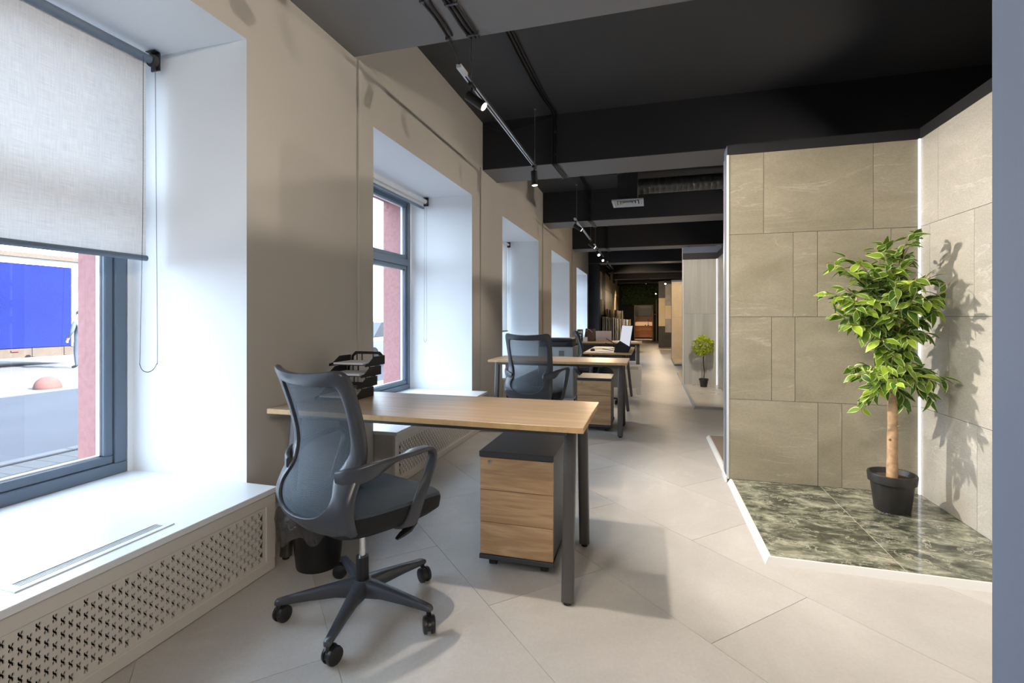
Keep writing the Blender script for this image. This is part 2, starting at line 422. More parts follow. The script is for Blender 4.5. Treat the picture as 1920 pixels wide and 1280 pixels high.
def smooth_path(pts, k=6):
    pts = [Vector(p) for p in pts]; out = []
    P = [pts[0] * 2 - pts[1]] + pts + [pts[-1] * 2 - pts[-2]]
    for i in range(1, len(P) - 2):
        a, b, c, d = P[i - 1], P[i], P[i + 1], P[i + 2]
        for j in range(k):
            t = j / k
            out.append(0.5 * ((2 * b) + (c - a) * t + (2 * a - 5 * b + 4 * c - d) * t * t + (3 * b - a - 3 * c + d) * t ** 3))
    out.append(pts[-1]); return out

def lerp_tab(tab, x):
    if x <= tab[0][0]: return tab[0][1]
    for (a, p), (b, q) in zip(tab, tab[1:]):
        if x <= b:
            t = (x - a) / (b - a); return p + (q - p) * t
    return tab[-1][1]
#@@STRUCT

# ================================================================== ROOM SHELL
# ---- floor: grout bed with 60 x 120 cm tiles laid at 45 degrees in half bond
floor = struct(MB().box(-3.0, XR, Y0, Y1 + 3.2, -0.14, -0.0025).build('floor', M['grout']))
def clip(poly, axis, lim, keep_less):
    out = []
    for i in range(len(poly)):
        p, q = poly[i], poly[(i + 1) % len(poly)]
        a = (p[axis] <= lim) == keep_less or p[axis] == lim
        b = (q[axis] <= lim) == keep_less or q[axis] == lim
        if a: out.append(p)
        if a != b:
            t = (lim - p[axis]) / (q[axis] - p[axis])
            out.append((p[0] + t * (q[0] - p[0]), p[1] + t * (q[1] - p[1])))
    return out
S2 = math.sqrt(0.5)
NT, ND = 0.886, 1.185
TILE_Y1 = 13.0
for row in range(-7, 16):
    for colm in range(-9, 12):
        d0 = ND + (0.6 if row % 2 == 0 else 0.0) + 1.2 * colm
        n0 = NT + 0.6 * row
        g = 0.0012
        quad = [(n0 + g, d0 + g), (n0 + 0.6 - g, d0 + g), (n0 + 0.6 - g, d0 + 1.2 - g), (n0 + g, d0 + 1.2 - g)]
        poly = [((n - d) * S2, (n + d) * S2) for n, d in quad]
        for ax, lim, less in ((0, XW + 0.17, False), (0, 1.69, True), (1, Y0, False), (1, TILE_Y1, True)):
            if poly: poly = clip(poly, ax, lim, less)
        if len(poly) < 3: continue
        cx = sum(p[0] for p in poly) / len(poly); cy = sum(p[1] for p in poly) / len(poly)
        MB().prism([(x - cx, y - cy) for x, y in poly], -0.009, 0.0).build('tile', M['floor'], floor, loc=(cx, cy, 0))
MB().box(XW, 1.69, TILE_Y1, Y1 + 3.0, -0.009, 0.0).build('far_paving', M['floor'], floor)

# ---- ceiling with its downstand beams
ceiling = struct(MB().box(-2.9, XR, Y0, Y1 + 3.2, ZC, ZC + 0.16).build('ceiling', M['black']))
BEAMS = [(-0.9, -0.35), (2.2, 2.79), (5.335, 5.887), (8.63, 9.2), (12.1, 12.65), (15.4, 15.95), (18.7, 19.25), (22.0, 22.5), (24.6, 25.0)]
for y0, y1 in BEAMS:
    bmo = MB().bbox(XW + 0.001, XR, y0, y1, ZB + 0.004, ZC + 0.02, b=0.004).build('beam', M['beam'], ceiling)
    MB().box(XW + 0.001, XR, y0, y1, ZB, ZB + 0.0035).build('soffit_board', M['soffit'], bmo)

# ---- window wall: piers, parapets and lintels of one thick wall, inside beige with white reveals
wb = MB()
edges = [Y0] + [e for w in WINS for e in w] + [15.42]
for k in range(0, len(edges), 2):
    a, b = edges[k], edges[k + 1]
    wb.box(XF, XW, a, b, 0, ZC, mi=[0, 0, 1, 0, 1, 1])
for a, b in WINS:
    wb.box(XF, XW, a, b, WTOP, ZC, mi=[1, 0, 1, 0, 1, 1])
    wb.box(XF, XW - 0.25, a, b, 0, ZS - 0.026, mi=2)  # wall behind the covers, in the painted shade colour
    wb.box(-2.684, XF + 0.001, b - 0.028, b, ZS, WTOP, mi=1); wb.box(-2.684, XF + 0.001, a, a + 0.009, ZS, WTOP, mi=1)
wall_left = struct(wb.build('wall_left', [M['wall'], M['reveal'], M['dark']]))
fb = MB()
fe = [Y0 - 1] + [e for (a, b) in WINS for e in (a + 0.03, b - 0.045)] + [Y1]
for k in range(0, len(fe), 2): fb.box(XO, -2.685, fe[k], fe[k + 1], -0.4, 6.1)
for a, b in WINS:
    fb.box(XO, -2.685, a + 0.03, b - 0.045, WTOP - 0.02, 6.1); fb.box(XO, -2.685, a + 0.03, b - 0.045, -0.4, 0.40)
fb.box(-2.685, -2.60, Y0 - 1, Y1, WTOP + 0.01, 6.1)
struct(fb.build('wall_facade', M['pink']))
struct(MB().box(-2.60, XR + 0.3, Y0 - 1, Y1 + 3.5, ZC + 0.165, 6.1).build('roof', M['cream']))
struct(MB().box(-2.9, XR + 0.2, Y0 - 0.2, Y0, -0.1, ZC).build('wall_back', M['wall']))
struct(MB().box(XR, XR + 0.2, Y0, Y1 + 3.2, -0.1, ZC).build('wall_right', M['blackwall']))
# thin vertical cable ducts painted like the wall
for y in (2.84, 5.26, 8.60, 12.05):
    d = MB().bbox(XW - 0.001, XW + 0.016, y - 0.02, y + 0.02, 0.02, ZB if y < 3 else 2.9, b=0.005).build('trim_1', M['wall']); struct(d)

# ---- windows: aluminium frame, transom, panes, ledge
for i, (a, b) in enumerate(WINS):
    y0, y1, z0, z1 = a + 0.01, b - 0.03, ZS, WTOP - 0.01
    fr = MB()
    x0, x1 = -2.685, XF
    w = 0.058
    for (p, q, r, t) in ((y0, y1, z0, z0 + w), (y0, y1, z1 - w, z1)): fr.bbox(x0, x1, p, q, r, t, b=0.004, seg=1)
    for (p, q) in ((y0, y0 + w), (y1 - w, y1)): fr.bbox(x0, x1, p, q, z0 + w, z1 - w, b=0.004, seg=1)
    win = struct(fr.build('window_%d' % (i + 1), M['frame']))
    MB().bbox(x0 - 0.004, x1 + 0.006, y0 + w, y1 - w, 1.755, 1.83, b=0.004, seg=1).build('transom', M['frame'], win)
    for (p, q) in ((z0 + w, 1.755), (1.83, z1 - w)):
        sb = MB(); s = 0.042; xa, xb = x0 + 0.01, x1 - 0.012
        sb.bbox(xa, xb, y0 + w, y1 - w, p, p + s, b=0.005, seg=1); sb.bbox(xa, xb, y0 + w, y1 - w, q - s, q, b=0.005, seg=1)
        sb.bbox(xa, xb, y0 + w, y0 + w + s, p + s, q - s, b=0.005, seg=1); sb.bbox(xa, xb, y1 - w - s, y1 - w, p + s, q - s, b=0.005, seg=1)
        sh = sb.build('sash', M['frame'], win)
        g = MB(); e = 0.007                              # pale spacer bar between the panes
        ya, yb, za, zb = y0 + w + s, y1 - w - s, p + s, q - s
        g.box(-2.662, -2.638, ya, ya + e, za, zb); g.box(-2.662, -2.638, yb - e, yb, za, zb)
        g.box(-2.662, -2.638, ya, yb, za, za + e); g.box(-2.662, -2.638, ya, yb, zb - e, zb)
        g.build('spacer', M['whitealu'], sh)
        MB().box(-2.652, -2.648, ya - 0.01, yb + 0.01, za - 0.01, zb + 0.01).build('pane', M['glass'], sh)
    MB().bbox(XF - 0.01, XW + 0.182, a + 0.001, b - 0.001, ZS - 0.025, ZS, b=0.002, seg=1).build('window_ledge', M['sill'], win)

# ---- radiator covers: framed box below each ledge with a fretwork front
def fretwork(L, Hh, p=0.0415, th=0.005):
    """sheet in the local y (length) / z plane pierced by four-armed holes on a diagonal lattice"""
    m = MB(); h = p / 2
    def cell(cy, cz):
        out = [(cy + h, cz), (cy, cz + h), (cy - h, cz), (cy, cz - h)]
        hole = []
        for k in range(4):
            a0 = k * PI / 2; a = a0 + PI / 4
            hole.append((cy + 0.0034 * math.cos(a0), cz + 0.0034 * math.sin(a0)))
            for r, w in ((0.0090, -0.0042), (0.0134, 0.0), (0.0090, 0.0042)):
                hole.append((cy + 0.68 * (r * math.cos(a) - 1.15 * w * math.sin(a)), cz + 1.28 * (r * math.sin(a) + w * math.cos(a))))
        vs = [(0, y, z) for y, z in out] + [(0, y, z) for y, z in hole] + [(-th, y, z) for y, z in hole]
        fs = []
        for k in range(4):
            k2 = (k + 1) % 4
            hi = [4 + (4 * k + j) % 16 for j in range(5)]
            fs.append([k, k2] + hi[::-1])
        for j in range(16):
            q = (j + 1) % 16
            fs.append((4 + j, 4 + q, 20 + q, 20 + j))
        m.add(vs, fs)
    nz = int(Hh / p); ny = int(L / p)
    ys = (L - ny * p) / 2; zs = (Hh - nz * p) / 2
    for i in range(ny):
        for j in range(nz): cell(ys + (i + 0.5) * p, zs + (j + 0.5) * p)
    for i in range(1, ny):
        for j in range(1, nz): cell(ys + i * p, zs + j * p)
    for i in range(ny):                                   # solid half cells along the borders
        y = ys + i * p
        for z, sg in ((zs, 1), (zs + nz * p, -1)):
            m.add([(0, y, z), (0, y + p, z), (0, y + h, z + sg * h)] if False else [(0, y, z), (0, y + h, z), (0, y + h, z + sg * h * 0.0001), (0, y, z + sg * h)][:1] + [(0, y + h, z), (0, y, z + sg * h)], [(0, 1, 2)])
            m.add([(0, y + p, z), (0, y + h, z), (0, y + p, z + sg * h)], [(0, 1, 2)])
    for j in range(nz):
        z = zs + j * p
        for y, sg in ((ys, 1), (ys + ny * p, -1)):
            pass
    # plain margins round the pierced field
    m.box(-th, 0, 0, ys, 0, Hh); m.box(-th, 0, L - ys, L, 0, Hh)
    m.box(-th, 0, ys, L - ys, 0, zs); m.box(-th, 0, ys, L - ys, Hh - zs, Hh)
    return m
COVER_LABELS = {1: 'white fretwork radiator cover under the ledge with the slotted vent', 2: 'white fretwork radiator cover behind the empty wooden desk',
                3: 'white fretwork radiator cover beside the desk with the second swivel chair', 4: 'white fretwork radiator cover near the printer cabinet', 5: 'white fretwork radiator cover next to the black display wall'}
for i, (a, b) in enumerate(WINS):
    if i == 0: continue
    t = thing('radiator_cover', COVER_LABELS[i], 'radiator cover', (XW + 0.17, a, 0), 0, 'radiator covers under the windows')
    L = b - a; zt = ZS - 0.026
    MB().bbox(-0.016, 0, 0.002, L - 0.002, zt - 0.052, zt, b=0.002, seg=1).build('top_rail', M['cover'], t)
    MB().bbox(-0.016, 0, 0.002, L - 0.002, 0.0, 0.05, b=0.004, seg=1).build('bottom_rail', M['cover'], t)
    for y in (0.002, L - 0.058): MB().bbox(-0.016, 0.0, y, y + 0.056, 0.05, zt - 0.052, b=0.002, seg=1).build('stile', M['cover'], t)
    for y in (0.002, L - 0.018): MB().box(-0.168, -0.0165, y, y + 0.016, 0.0, zt).build('side_panel', M['wall'], t)
    if i <= 3:
        fretwork(L - 0.116, zt - 0.102).build('fretwork_panel', M['cover'], t, loc=(-0.006, 0.058, 0.05))
    else:
        MB().box(-0.012, -0.006, 0.058, L - 0.058, 0.05, zt - 0.052).build('fretwork_panel', M['cover'], t)
    # the radiator behind it, seen through the holes; shade is put into its colour
    if i <= 2:
        rd = MB()
        for k in range(int((L - 0.3) / 0.06)): rd.bbox(-0.13, -0.06, 0.15 + k * 0.06, 0.195 + k * 0.06, 0.06, 0.30, b=0.008, seg=1)
        tag(rd.build('radiator', M['dark'], None, loc=(XW + 0.17, a, 0)), 'ribbed radiator in painted shade hidden behind the %s fretwork cover' % ('vented ledge' if i == 1 else 'empty desk'), 'radiator')

# ---- slotted vent let into the first ledge
t = thing('ledge_vent', 'long white slotted vent grille lying on the window ledge', 'vent', (-1.795, 1.20, ZS))
v = MB(); Lh, W2 = 0.245, 0.036
v.box(-W2, W2, -Lh, -Lh + 0.025, 0, 0.004); v.box(-W2, W2, Lh - 0.025, Lh, 0, 0.004)
v.box(-W2, -W2 + 0.012, -Lh + 0.025, Lh - 0.025, 0, 0.004); v.box(W2 - 0.022, W2, -Lh + 0.025, Lh - 0.025, 0, 0.004)
v.build('vent_frame', M['white'], t)
MB().box(-W2 + 0.012, W2 - 0.022, -Lh + 0.025, Lh - 0.025, 0.0002, 0.0008).build('vent_slot', M['graph'], t)
for k in range(4):
    x = -W2 + 0.015 + k * 0.0095
    MB().box(x, x + 0.0042, -Lh + 0.025, Lh - 0.025, 0.0009, 0.0016).build('slat', M['white'], t)

# ================================================================== DISPLAY ALCOVES ON THE RIGHT
PT, FT = 2.34, 2.41           # top of tiles, top of partition
def partition(name, x0, x1, y0, y1, tiles=None, front=None, sub=None, top=FT):
    p = struct(MB().box(x0, x1, y0 + 0.012, y1, 0, top).build(name, [M['bluegrey']]))
    return p
def wall_tiles(parent, plane, pos, cells, mat, th=0.011, g=0.0014):
    """cells: (a0, a1, z0, z1) along the wall; plane 'y' faces -y, plane 'x' faces -x"""
    for a0, a1, z0, z1 in cells:
        m = MB(); c, d = (a0 + a1) / 2, (z0 + z1) / 2
        hw, hz = (a1 - a0) / 2 - g, (z1 - z0) / 2 - g
        if plane == 'y':
            m.box(-hw, hw, 0, th, -hz, hz).build('tile', mat, parent, loc=(c, pos, d))
        else:
            m.box(0, th, -hw, hw, -hz, hz).build('tile', mat, parent, loc=(pos, c, d))
def edging(x0, y0, x1, y1, z=0.03, w=0.03, back=False):
    """mitred bevelled edge strip: left side along y and the front (or back) along x"""
    m = MB()
    yf, yi = (y0, y0 + w) if not back else (y1, y1 - w)
    ye = y1 if not back else y0
    m.add([(x0, yf, 0), (x0 + 0.6 * w, yf + (yi - yf) * 0.6, z), (x0 + w, yi, z), (x0 + w, yi, 0),
           (x0, ye, 0), (x0 + 0.6 * w, ye, z), (x0 + w, ye, z), (x0 + w, ye, 0)],
          [(0, 1, 5, 4), (1, 2, 6, 5), (2, 3, 7, 6), (0, 3, 2, 1), (4, 5, 6, 7), (0, 4, 7, 3)])
    m.add([(x0, yf, 0), (x0 + 0.6 * w, yf + (yi - yf) * 0.6, z), (x0 + w, yi, z), (x0 + w, yi, 0),
           (x1, yf, 0), (x1, yf + (yi - yf) * 0.6, z), (x1, yi, z), (x1, yi, 0)],
          [(0, 4, 5, 1), (1, 5, 6, 2), (2, 6, 7, 3), (4, 7, 6, 5), (0, 3, 7, 4)])
    return m
zr = [0.03, 0.60, 1.185, 1.77, PT]
# -- first alcove
XE, XC, YP = 0.53, 1.688, 3.765
p1 = partition('wall_alcove_back', XE, XC + 0.10, YP, 3.935)
wall_tiles(p1, 'y', YP, [(XE + .012, 1.102, zr[0], zr[1]), (1.102, 1.244, zr[0], zr[1]), (1.244, XC, zr[0], zr[1]),
                         (XE + .012, .816, zr[1], zr[2]), (.816, .962, zr[1], zr[2]), (.962, XC, zr[1], zr[2]),
                         (XE + .012, .951, zr[2], zr[3]), (.951, 1.099, zr[2], zr[3]), (1.099, 1.526, zr[2], zr[3]), (1.526, XC, zr[2], zr[3]),
                         (XE + .012, .766, zr[3], zr[4]), (.766, 1.426, zr[3], zr[4]), (1.426, XC, zr[3], zr[4])], M['greige'])
MB().box(XE + 0.001, XC, YP - 0.001, YP + 0.012, PT, FT).build('fascia', M['beam'], p1)
MB().box(XE - 0.002, XE + 0.012, YP - 0.003, YP + 0.012, 0.03, PT).build('edge_profile', M['whitealu'], p1)
MB().box(XE - 0.002, XE, 3.895, 3.935, 0.0, PT).build('edge_profile', M['alu'], p1)
MB().bbox(XE - 0.012, XE + 0.0, YP - 0.005, 3.94, 0.0, 0.045, b=0.003, seg=1).build('skirting', M['whitealu'], p1)
p2 = struct(MB().box(XC + 0.012, XC + 0.11, -1.2, YP, 0, FT).build('wall_alcove_side', M['bluegrey']))
wall_tiles(p2, 'x', XC, [(3.193, YP - .01, zr[0], zr[1]), (2.0, 3.193, zr[0], zr[1]), (0.98, 2.0, zr[0], zr[1]),
                         (3.45, YP - .01, zr[1], zr[2]), (2.25, 3.45, zr[1], zr[2]), (0.98, 2.25, zr[1], zr[2]),
                         (3.65, YP - .01, zr[2], zr[3]), (3.216, 3.65, zr[2], zr[3]), (2.0, 3.216, zr[2], zr[3]), (0.98, 2.0, zr[2], zr[3]),
                         (3.56, YP - .01, zr[3], zr[4]), (2.36, 3.56, zr[3], zr[4]), (0.98, 2.36, zr[3], zr[4])], M['greigelight'])
MB().box(XC - 0.001, XC + 0.012, 0.98, YP, PT, FT).build('fascia', M['beam'], p2)
MB().box(XC - 0.012, XC - 0.001, YP - 0.012, YP - 0.001, 0.032, PT).build('corner_light_strip', M['led'], p2)
pl = struct(MB().box(XE + 0.03, XC, 2.60, YP, -0.001, 0.0288).build('platform_marble', M['kerb2']))
for a0, a1, b0, b1 in [(XE + .03, 1.117, 2.60, YP), (1.117, XC, 2.60, 3.18), (1.117, XC, 3.18, YP)]:
    MB().box(-(a1 - a0) / 2 + .0018, (a1 - a0) / 2 - .0018, -(b1 - b0) / 2 + .0018, (b1 - b0) / 2 - .0018, 0.0175, 0.0185).build('tile', M['marble'], pl, loc=((a0 + a1) / 2, (b0 + b1) / 2, 0.0115))
edging(XE, 2.57, XC, YP).build('edging', M['whitealu'], pl)
# -- the near partition whose painted end shows at the right edge of the view
partition('wall_alcove_near', XE, XC + 0.10, 0.83, 0.965)
# -- brown platform on the far side of the first partition
pb = struct(MB().box(XE + 0.03, XC, 3.935, 5.10, -0.001, 0.0295).build('platform_brown', M['grout']))
for k in range(2):
    MB().box(-.57, .57, -.285, .285, 0.0, 0.002).build('tile', M['brownfloor'], pb, loc=(XE + .03 + .575, 4.23 + k * 0.58, 0.0295))
edging(XE, 3.935, XC, 5.13, back=True).build('edging', M['whitealu'], pb)
p2b = struct(MB().box(XC + 0.012, XC + 0.11, 3.935, 5.13, 0, FT).build('wall_alcove_side', M['sand']))
# -- second alcove with the little topiary
X2, Y2 = 0.545, 8.95
p3 = partition('wall_alcove_back', X2, 1.25, Y2, 9.11)
wall_tiles(p3, 'y', Y2, [(X2 + .012, 1.10, 0.03, 1.25), (X2 + .012, 1.10, 1.25, 2.19)], M['travertine'])
MB().box(X2 + 0.001, 1.10, Y2 - 0.001, Y2 + 0.012, 2.19, 2.30).build('fascia', M['beam'], p3)
MB().box(X2 - 0.002, X2 + 0.012, Y2 - 0.004, Y2 + 0.012, 0.0, 2.19).build('edge_profile', M['whitealu'], p3)
p4 = struct(MB().box(1.112, 1.25, 6.72, Y2, 0, 2.30).build('wall_alcove_side', M['bluegrey']))
wall_tiles(p4, 'x', 1.10, [(6.73, 7.85, .03, 2.19), (7.85, Y2 - .005, .03, 2.19)], M['greigelight'])
MB().box(1.099, 1.112, 6.72, Y2, 2.19, 2.30).build('fascia', M['beam'], p4)
MB().box(1.088, 1.099, Y2 - 0.012, Y2 - 0.001, 0.032, 2.19).build('corner_light_strip', M['led'], p4)
pc = struct(MB().box(X2 + 0.03, 1.10, 6.75, Y2, -0.001, 0.0295).build('platform_cream', M['grout']))
for k in range(2):
    MB().box(-.262, .262, -.545, .545, 0, 0.002).build('tile', M['palefloor'], pc, loc=(X2 + .03 + .262, 7.30 + 1.1 * k, 0.0295))
edging(X2, 6.72, 1.10, Y2).build('edging', M['alu'], pc)
pd = struct(MB().box(X2 + 0.03, 1.10, 9.11, 10.87, -0.001, 0.03).build('platform_far', M['sand']))
edging(X2, 9.11, 1.10, 10.9, back=True).build('edging', M['alu'], pd)
# -- third alcove, sand coloured
p5 = partition('wall_alcove_back', 0.58, 1.35, 14.45, 14.6, top=2.25)
wall_tiles(p5, 'y', 14.45, [(.585, 1.35, .03, 1.2), (.585, 1.35, 1.2, 2.2)], M['sand'])
pe = struct(MB().box(0.60, 1.35, 12.73, 14.45, -0.001, 0.03).build('platform_sand', M['sand']))
edging(0.57, 12.7, 1.35, 14.45).build('edging', M['alu'], pe)
# -- far display panels
p6 = struct(MB().box(0.315, 1.4, 19.72, 19.85, 0, 2.6).build('wall_alcove_back', M['anthracite']))
for x0, x1, z0, z1, mt in [(.315, .56, 0.02, .86, 'anthracite'), (.315, .56, .86, 1.95, 'sand'), (.56, .82, .02, .62, 'anthracite'), (.56, .82, .62, 1.14, 'board4'),
                           (.56, .82, 1.14, 1.66, 'sand'), (.56, .82, 1.66, 2.5, 'board4'), (.315, .56, 1.95, 2.5, 'board3')]:
    MB().box(x0 + .002, x1 - .002, 19.70, 19.72, z0 + .002, z1 - .002).build('tile', M[mt], p6)
struct(MB().box(0.25, 1.4, 18.9, 19.7, 0, 0.03).build('platform_sand', M['palefloor']))

# ================================================================== FAR END
XD = -1.54
dw = struct(MB().box(XW - 0.3, XD, 15.42, Y1, 0, ZC).build('wall_display', M['blackwall']))
k = 0
rr = random.Random(3)
y = 15.7
while y < 25.5:
    w = rr.choice([0.6, 0.6, 0.9, 1.2])
    zc = 1.28
    for zz in (rr.choice([0.5, 0.9]), rr.choice([0.6, 0.9])):
        mt = rr.choice(['board1', 'board1', 'board2', 'sand', 'board3', 'sand'])
        MB().box(XD, XD + 0.012, y + .004, y + w - .004, zc + .004, zc + zz - .004).build('sample_panel', M[mt], dw)
        zc += zz
    y += w
fw = MB()
fw.box(XW - 0.3, -0.80, Y1, Y1 + 0.12, 0, ZC); fw.box(0.16, XR, Y1, Y1 + 0.12, 0, ZC); fw.box(-0.80, 0.16, Y1, Y1 + 0.12, 1.86, ZC)
struct(fw.build('wall_far', M['blackwall']))
door = struct(MB().box(-0.80, -0.745, Y1 - 0.02, Y1 + 0.13, 0, 1.86).build('door_1', M['board2']))
MB().box(0.105, 0.16, Y1 - 0.02, Y1 + 0.13, 0, 1.86).build('door_jamb', M['board2'], door)
MB().box(-0.745, 0.105, Y1 - 0.02, Y1 + 0.13, 1.80, 1.86).build('door_head', M['board2'], door)
struct(MB().box(-1.8, 1.2, Y1 + 3.0, Y1 + 3.15, 0, ZC).build('wall_kitchen', M['pinktile']))
struct(MB().box(-1.45, -1.4, Y1 + 0.12, Y1 + 3.0, 0, ZC).build('wall_kitchen_side', M['pinktile']))
struct(MB().box(0.9, 0.95, Y1 + 0.12, Y1 + 3.0, 0, ZC).build('wall_kitchen_side', M['pinktile']))
#@@OBJECTS

# ================================================================== LAMPS ON TRACKS
XT, ZT = -1.2, 2.82
def spot_lamp(track, x, y, z, aim, on=True, label=None, group=None, power=1.0, angle=78, name='track_spotlight', colour=WARM):
    """cylinder head hung from an adaptor on the track, aimed along `aim`; carries its own light"""
    t = thing(name, label, 'spotlight', (x, y, z), 0, group)
    if y > 10: colour = DEEP
    d = Vector(aim).normalized()
    if track is None:
        up = (ZB if any(p <= y <= q for p, q in BEAMS) else ZC) - z
        MB().cyl((0, 0, -0.012), (0, 0, up), 0.007, n=8).cyl((0, 0, up - 0.02), (0, 0, up), 0.03, n=16).build('ceiling_rod', M['plastic2'], t, smooth=True)
    MB().bbox(-0.016, 0.016, -0.045, 0.045, -0.035, -0.011, b=0.004, seg=1).build('adaptor', M['plastic2'], t)
    MB().cyl((0, 0, -0.033), (0, 0, -0.078), 0.008, n=10).build('stem', M['plastic2'], t, smooth=True)
    c = Vector((0, 0, -0.105)) + d * 0.035
    a, b = c - d * 0.075, c + d * 0.075
    h = MB().cyl(a, b, 0.033, n=24)
    h.cyl(a - d * 0.004, a, 0.029, 0.033, n=24)
    hd = h.build('head', M['plastic2'], t, smooth=True)
    MB().cyl(b + d * 0.0005, b + d * 0.0025, 0.028, n=24).build('lens', M['lamp'] if on else M['graph'], hd, smooth=True)
    if on:
        l = bpy.data.lights.new('lamp_light', 'SPOT'); l.energy = SPOT_W * power; l.color = colour
        l.spot_size = math.radians(angle); l.spot_blend = 0.55; l.shadow_soft_size = 0.028
        lo = bpy.data.objects.new('lamp_light', l); COL.objects.link(lo); lo.parent = t
        lo.location = b + d * 0.006
        lo.rotation_euler = d.to_track_quat('-Z', 'Y').to_euler()
    return t

def track(x, y0, y1, z, label, wires=True, name='lighting_track', ztop=ZC):
    t = thing(name, label, 'track', (x, y0, z))
    L = y1 - y0
    r = MB()
    r.box(-0.017, -0.006, 0, L, -0.011, 0.0); r.box(0.006, 0.017, 0, L, -0.011, 0.0); r.box(-0.017, 0.017, 0, L, 0.0, 0.012)
    r.build('rail', M['graph'], t)
    g = MB(); g.box(-0.0172, -0.0055, 0.0, L, -0.0125, -0.0112); g.box(0.0055, 0.0172, 0.0, L, -0.0125, -0.0112)
    g.build('rail_lip', M['alu'], t)
    MB().bbox(-0.018, 0.018, -0.012, 0.11, -0.013, 0.013, b=0.002, seg=1).build('power_feed', M['greymetal'], t)
    if wires:
        for y in (0.22, L - 0.03):
            w = MB().cyl((0, y, 0.012), (0, y, ztop - z), 0.0016, n=6)
            w.cyl((0, y, ztop - z - 0.012), (0, y, ztop - z), 0.014, n=14)
            w.build('suspension_wire', M['steel'], t, smooth=True)
    return t
tA = track(XT, 2.965, 5.16, ZT, 'black suspended light track above the empty desk and radiator')
tB = track(XT, 8.02, 10.32, ZT, 'black suspended light track above the laptop desks', name='lighting_track')
tC = track(XT, 10.95, 13.2, ZT, 'black suspended light track with two glaring lamps', name='lighting_track')
tD = track(XT, 14.4, 16.7, ZT, 'black suspended light track by the black display wall', name='lighting_track')
tE = track(XT, -0.2, 1.95, ZT, 'black light track above the first window ledge', name='lighting_track')
R = (0.74, 0.04, -0.58)
spot_lamp(tA, XT, 3.20, ZT, R, True, 'lit black spotlight nearest the track power feed above the desk', power=3.6)
spot_lamp(tA, XT, 5.10, ZT, (0.05, 0.05, -1), True, 'black spotlight pointing straight down at the track end', power=0.7)
spot_lamp(tB, XT, 8.16, ZT, (0.8, 0.25, -0.5), True, 'black spotlight tilted right at the near end of the laptop desk track', power=0.6)
spot_lamp(tB, XT, 10.25, ZT, (0.75, 0.1, -0.55), True, 'lit black spotlight at the far end of the laptop desk track', power=1.2)
spot_lamp(tC, XT, 11.6, ZT, (0.4, -0.75, -0.6), True, 'glaring black spotlight nearer of the pair facing the room', power=0.8)
spot_lamp(tC, XT, 12.7, ZT, (0.35, -0.75, -0.6), True, 'glaring black spotlight farther of the pair facing the room', power=0.8)
spot_lamp(tD, XT, 14.6, ZT, (0.55, 0.6, -0.5), True, 'black spotlight turned toward the sample boards', power=3.2)
spot_lamp(tD, XT, 16.3, ZT, (0.3, 0.8, -0.4), True, 'black spotlight aimed along the sample rack', power=3.0)
spot_lamp(tE, XT, 1.80, ZT, (0.55, 0.1, -0.75), True, 'black spotlight above the first desk chair', power=1.2)
spot_lamp(tE, XT, 0.0, ZT, (0.6, 0.25, -0.7), True, 'black spotlight above the first window ledge', power=1.0)
# lamps of the neighbouring aisle, beyond the display alcoves
tF = track(3.0, -1.0, 12.0, 2.80, 'long black light track in the aisle behind the alcoves', wires=False)
for y in (-0.4, 1.6, 4.6, 7.8, 10.8):
    spot_lamp(tF, 3.0, y, 2.80, (-1, -0.05, -0.16), True, 'black spotlight in the aisle behind the alcoves shining to the windows', group='aisle spotlights', power=1.5, angle=85)
tG = track(-0.45, 0.2, 2.0, 2.80, 'short black light track in front of the marble alcove')
for y, aim in ((0.35, (0.55, 0.85, -0.72)), (1.75, (0.72, 0.75, -0.60))):
    spot_lamp(tG, -0.45, y, 2.80, aim, True, 'black spotlight facing the marble alcove', group='alcove spotlights', power=0.9)
tH = track(1.2, -3.4, -1.2, 2.80, 'added black fill light track unseen behind the camera')  # unseen lamps added to fill the left wall and chair with light
for y, aim in ((-3.2, (-0.80, 0.85, -0.38)), (-2.2, (-0.90, 0.85, -0.38)), (-1.4, (-0.80, 0.7, -0.62))):
    spot_lamp(tH, 1.2, y, 2.80, aim, True, 'added fill spotlight behind the camera turned to the desks', group='added fill spotlights', power=0.8, angle=58)
spot_lamp(None, 0.55, 19.3, 2.62, (0.0, -0.9, -0.45), True, 'glaring lamp over the far dark display panels', power=0.6)
spot_lamp(None, 0.27, 24.4, 2.5, (-0.1, -0.9, -0.6), True, 'small bright lamp by the ivy over the doorway', power=0.8)
spot_lamp(None, 0.9, 12.4, 2.86, (-0.05, 0.7, -0.7), True, 'spotlight under the beam facing the sand coloured alcove', power=1.8)
spot_lamp(None, -0.1, 22.2, ZB - 0.02, (-0.6, 0.3, -0.7), True, 'black spotlight hung under the dark beam before the ivy wall', power=3.0)
spot_lamp(None, 0.85, 6.1, 2.86, (-0.02, 0.75, -0.65), True, 'spotlight under the beam facing the topiary alcove', power=1.8)
spot_lamp(None, -0.3, Y1 + 1.2, 2.9, (0, 0.5, -0.8), True, 'black spotlight on the ceiling of the kitchen behind the doorway', power=3.0)

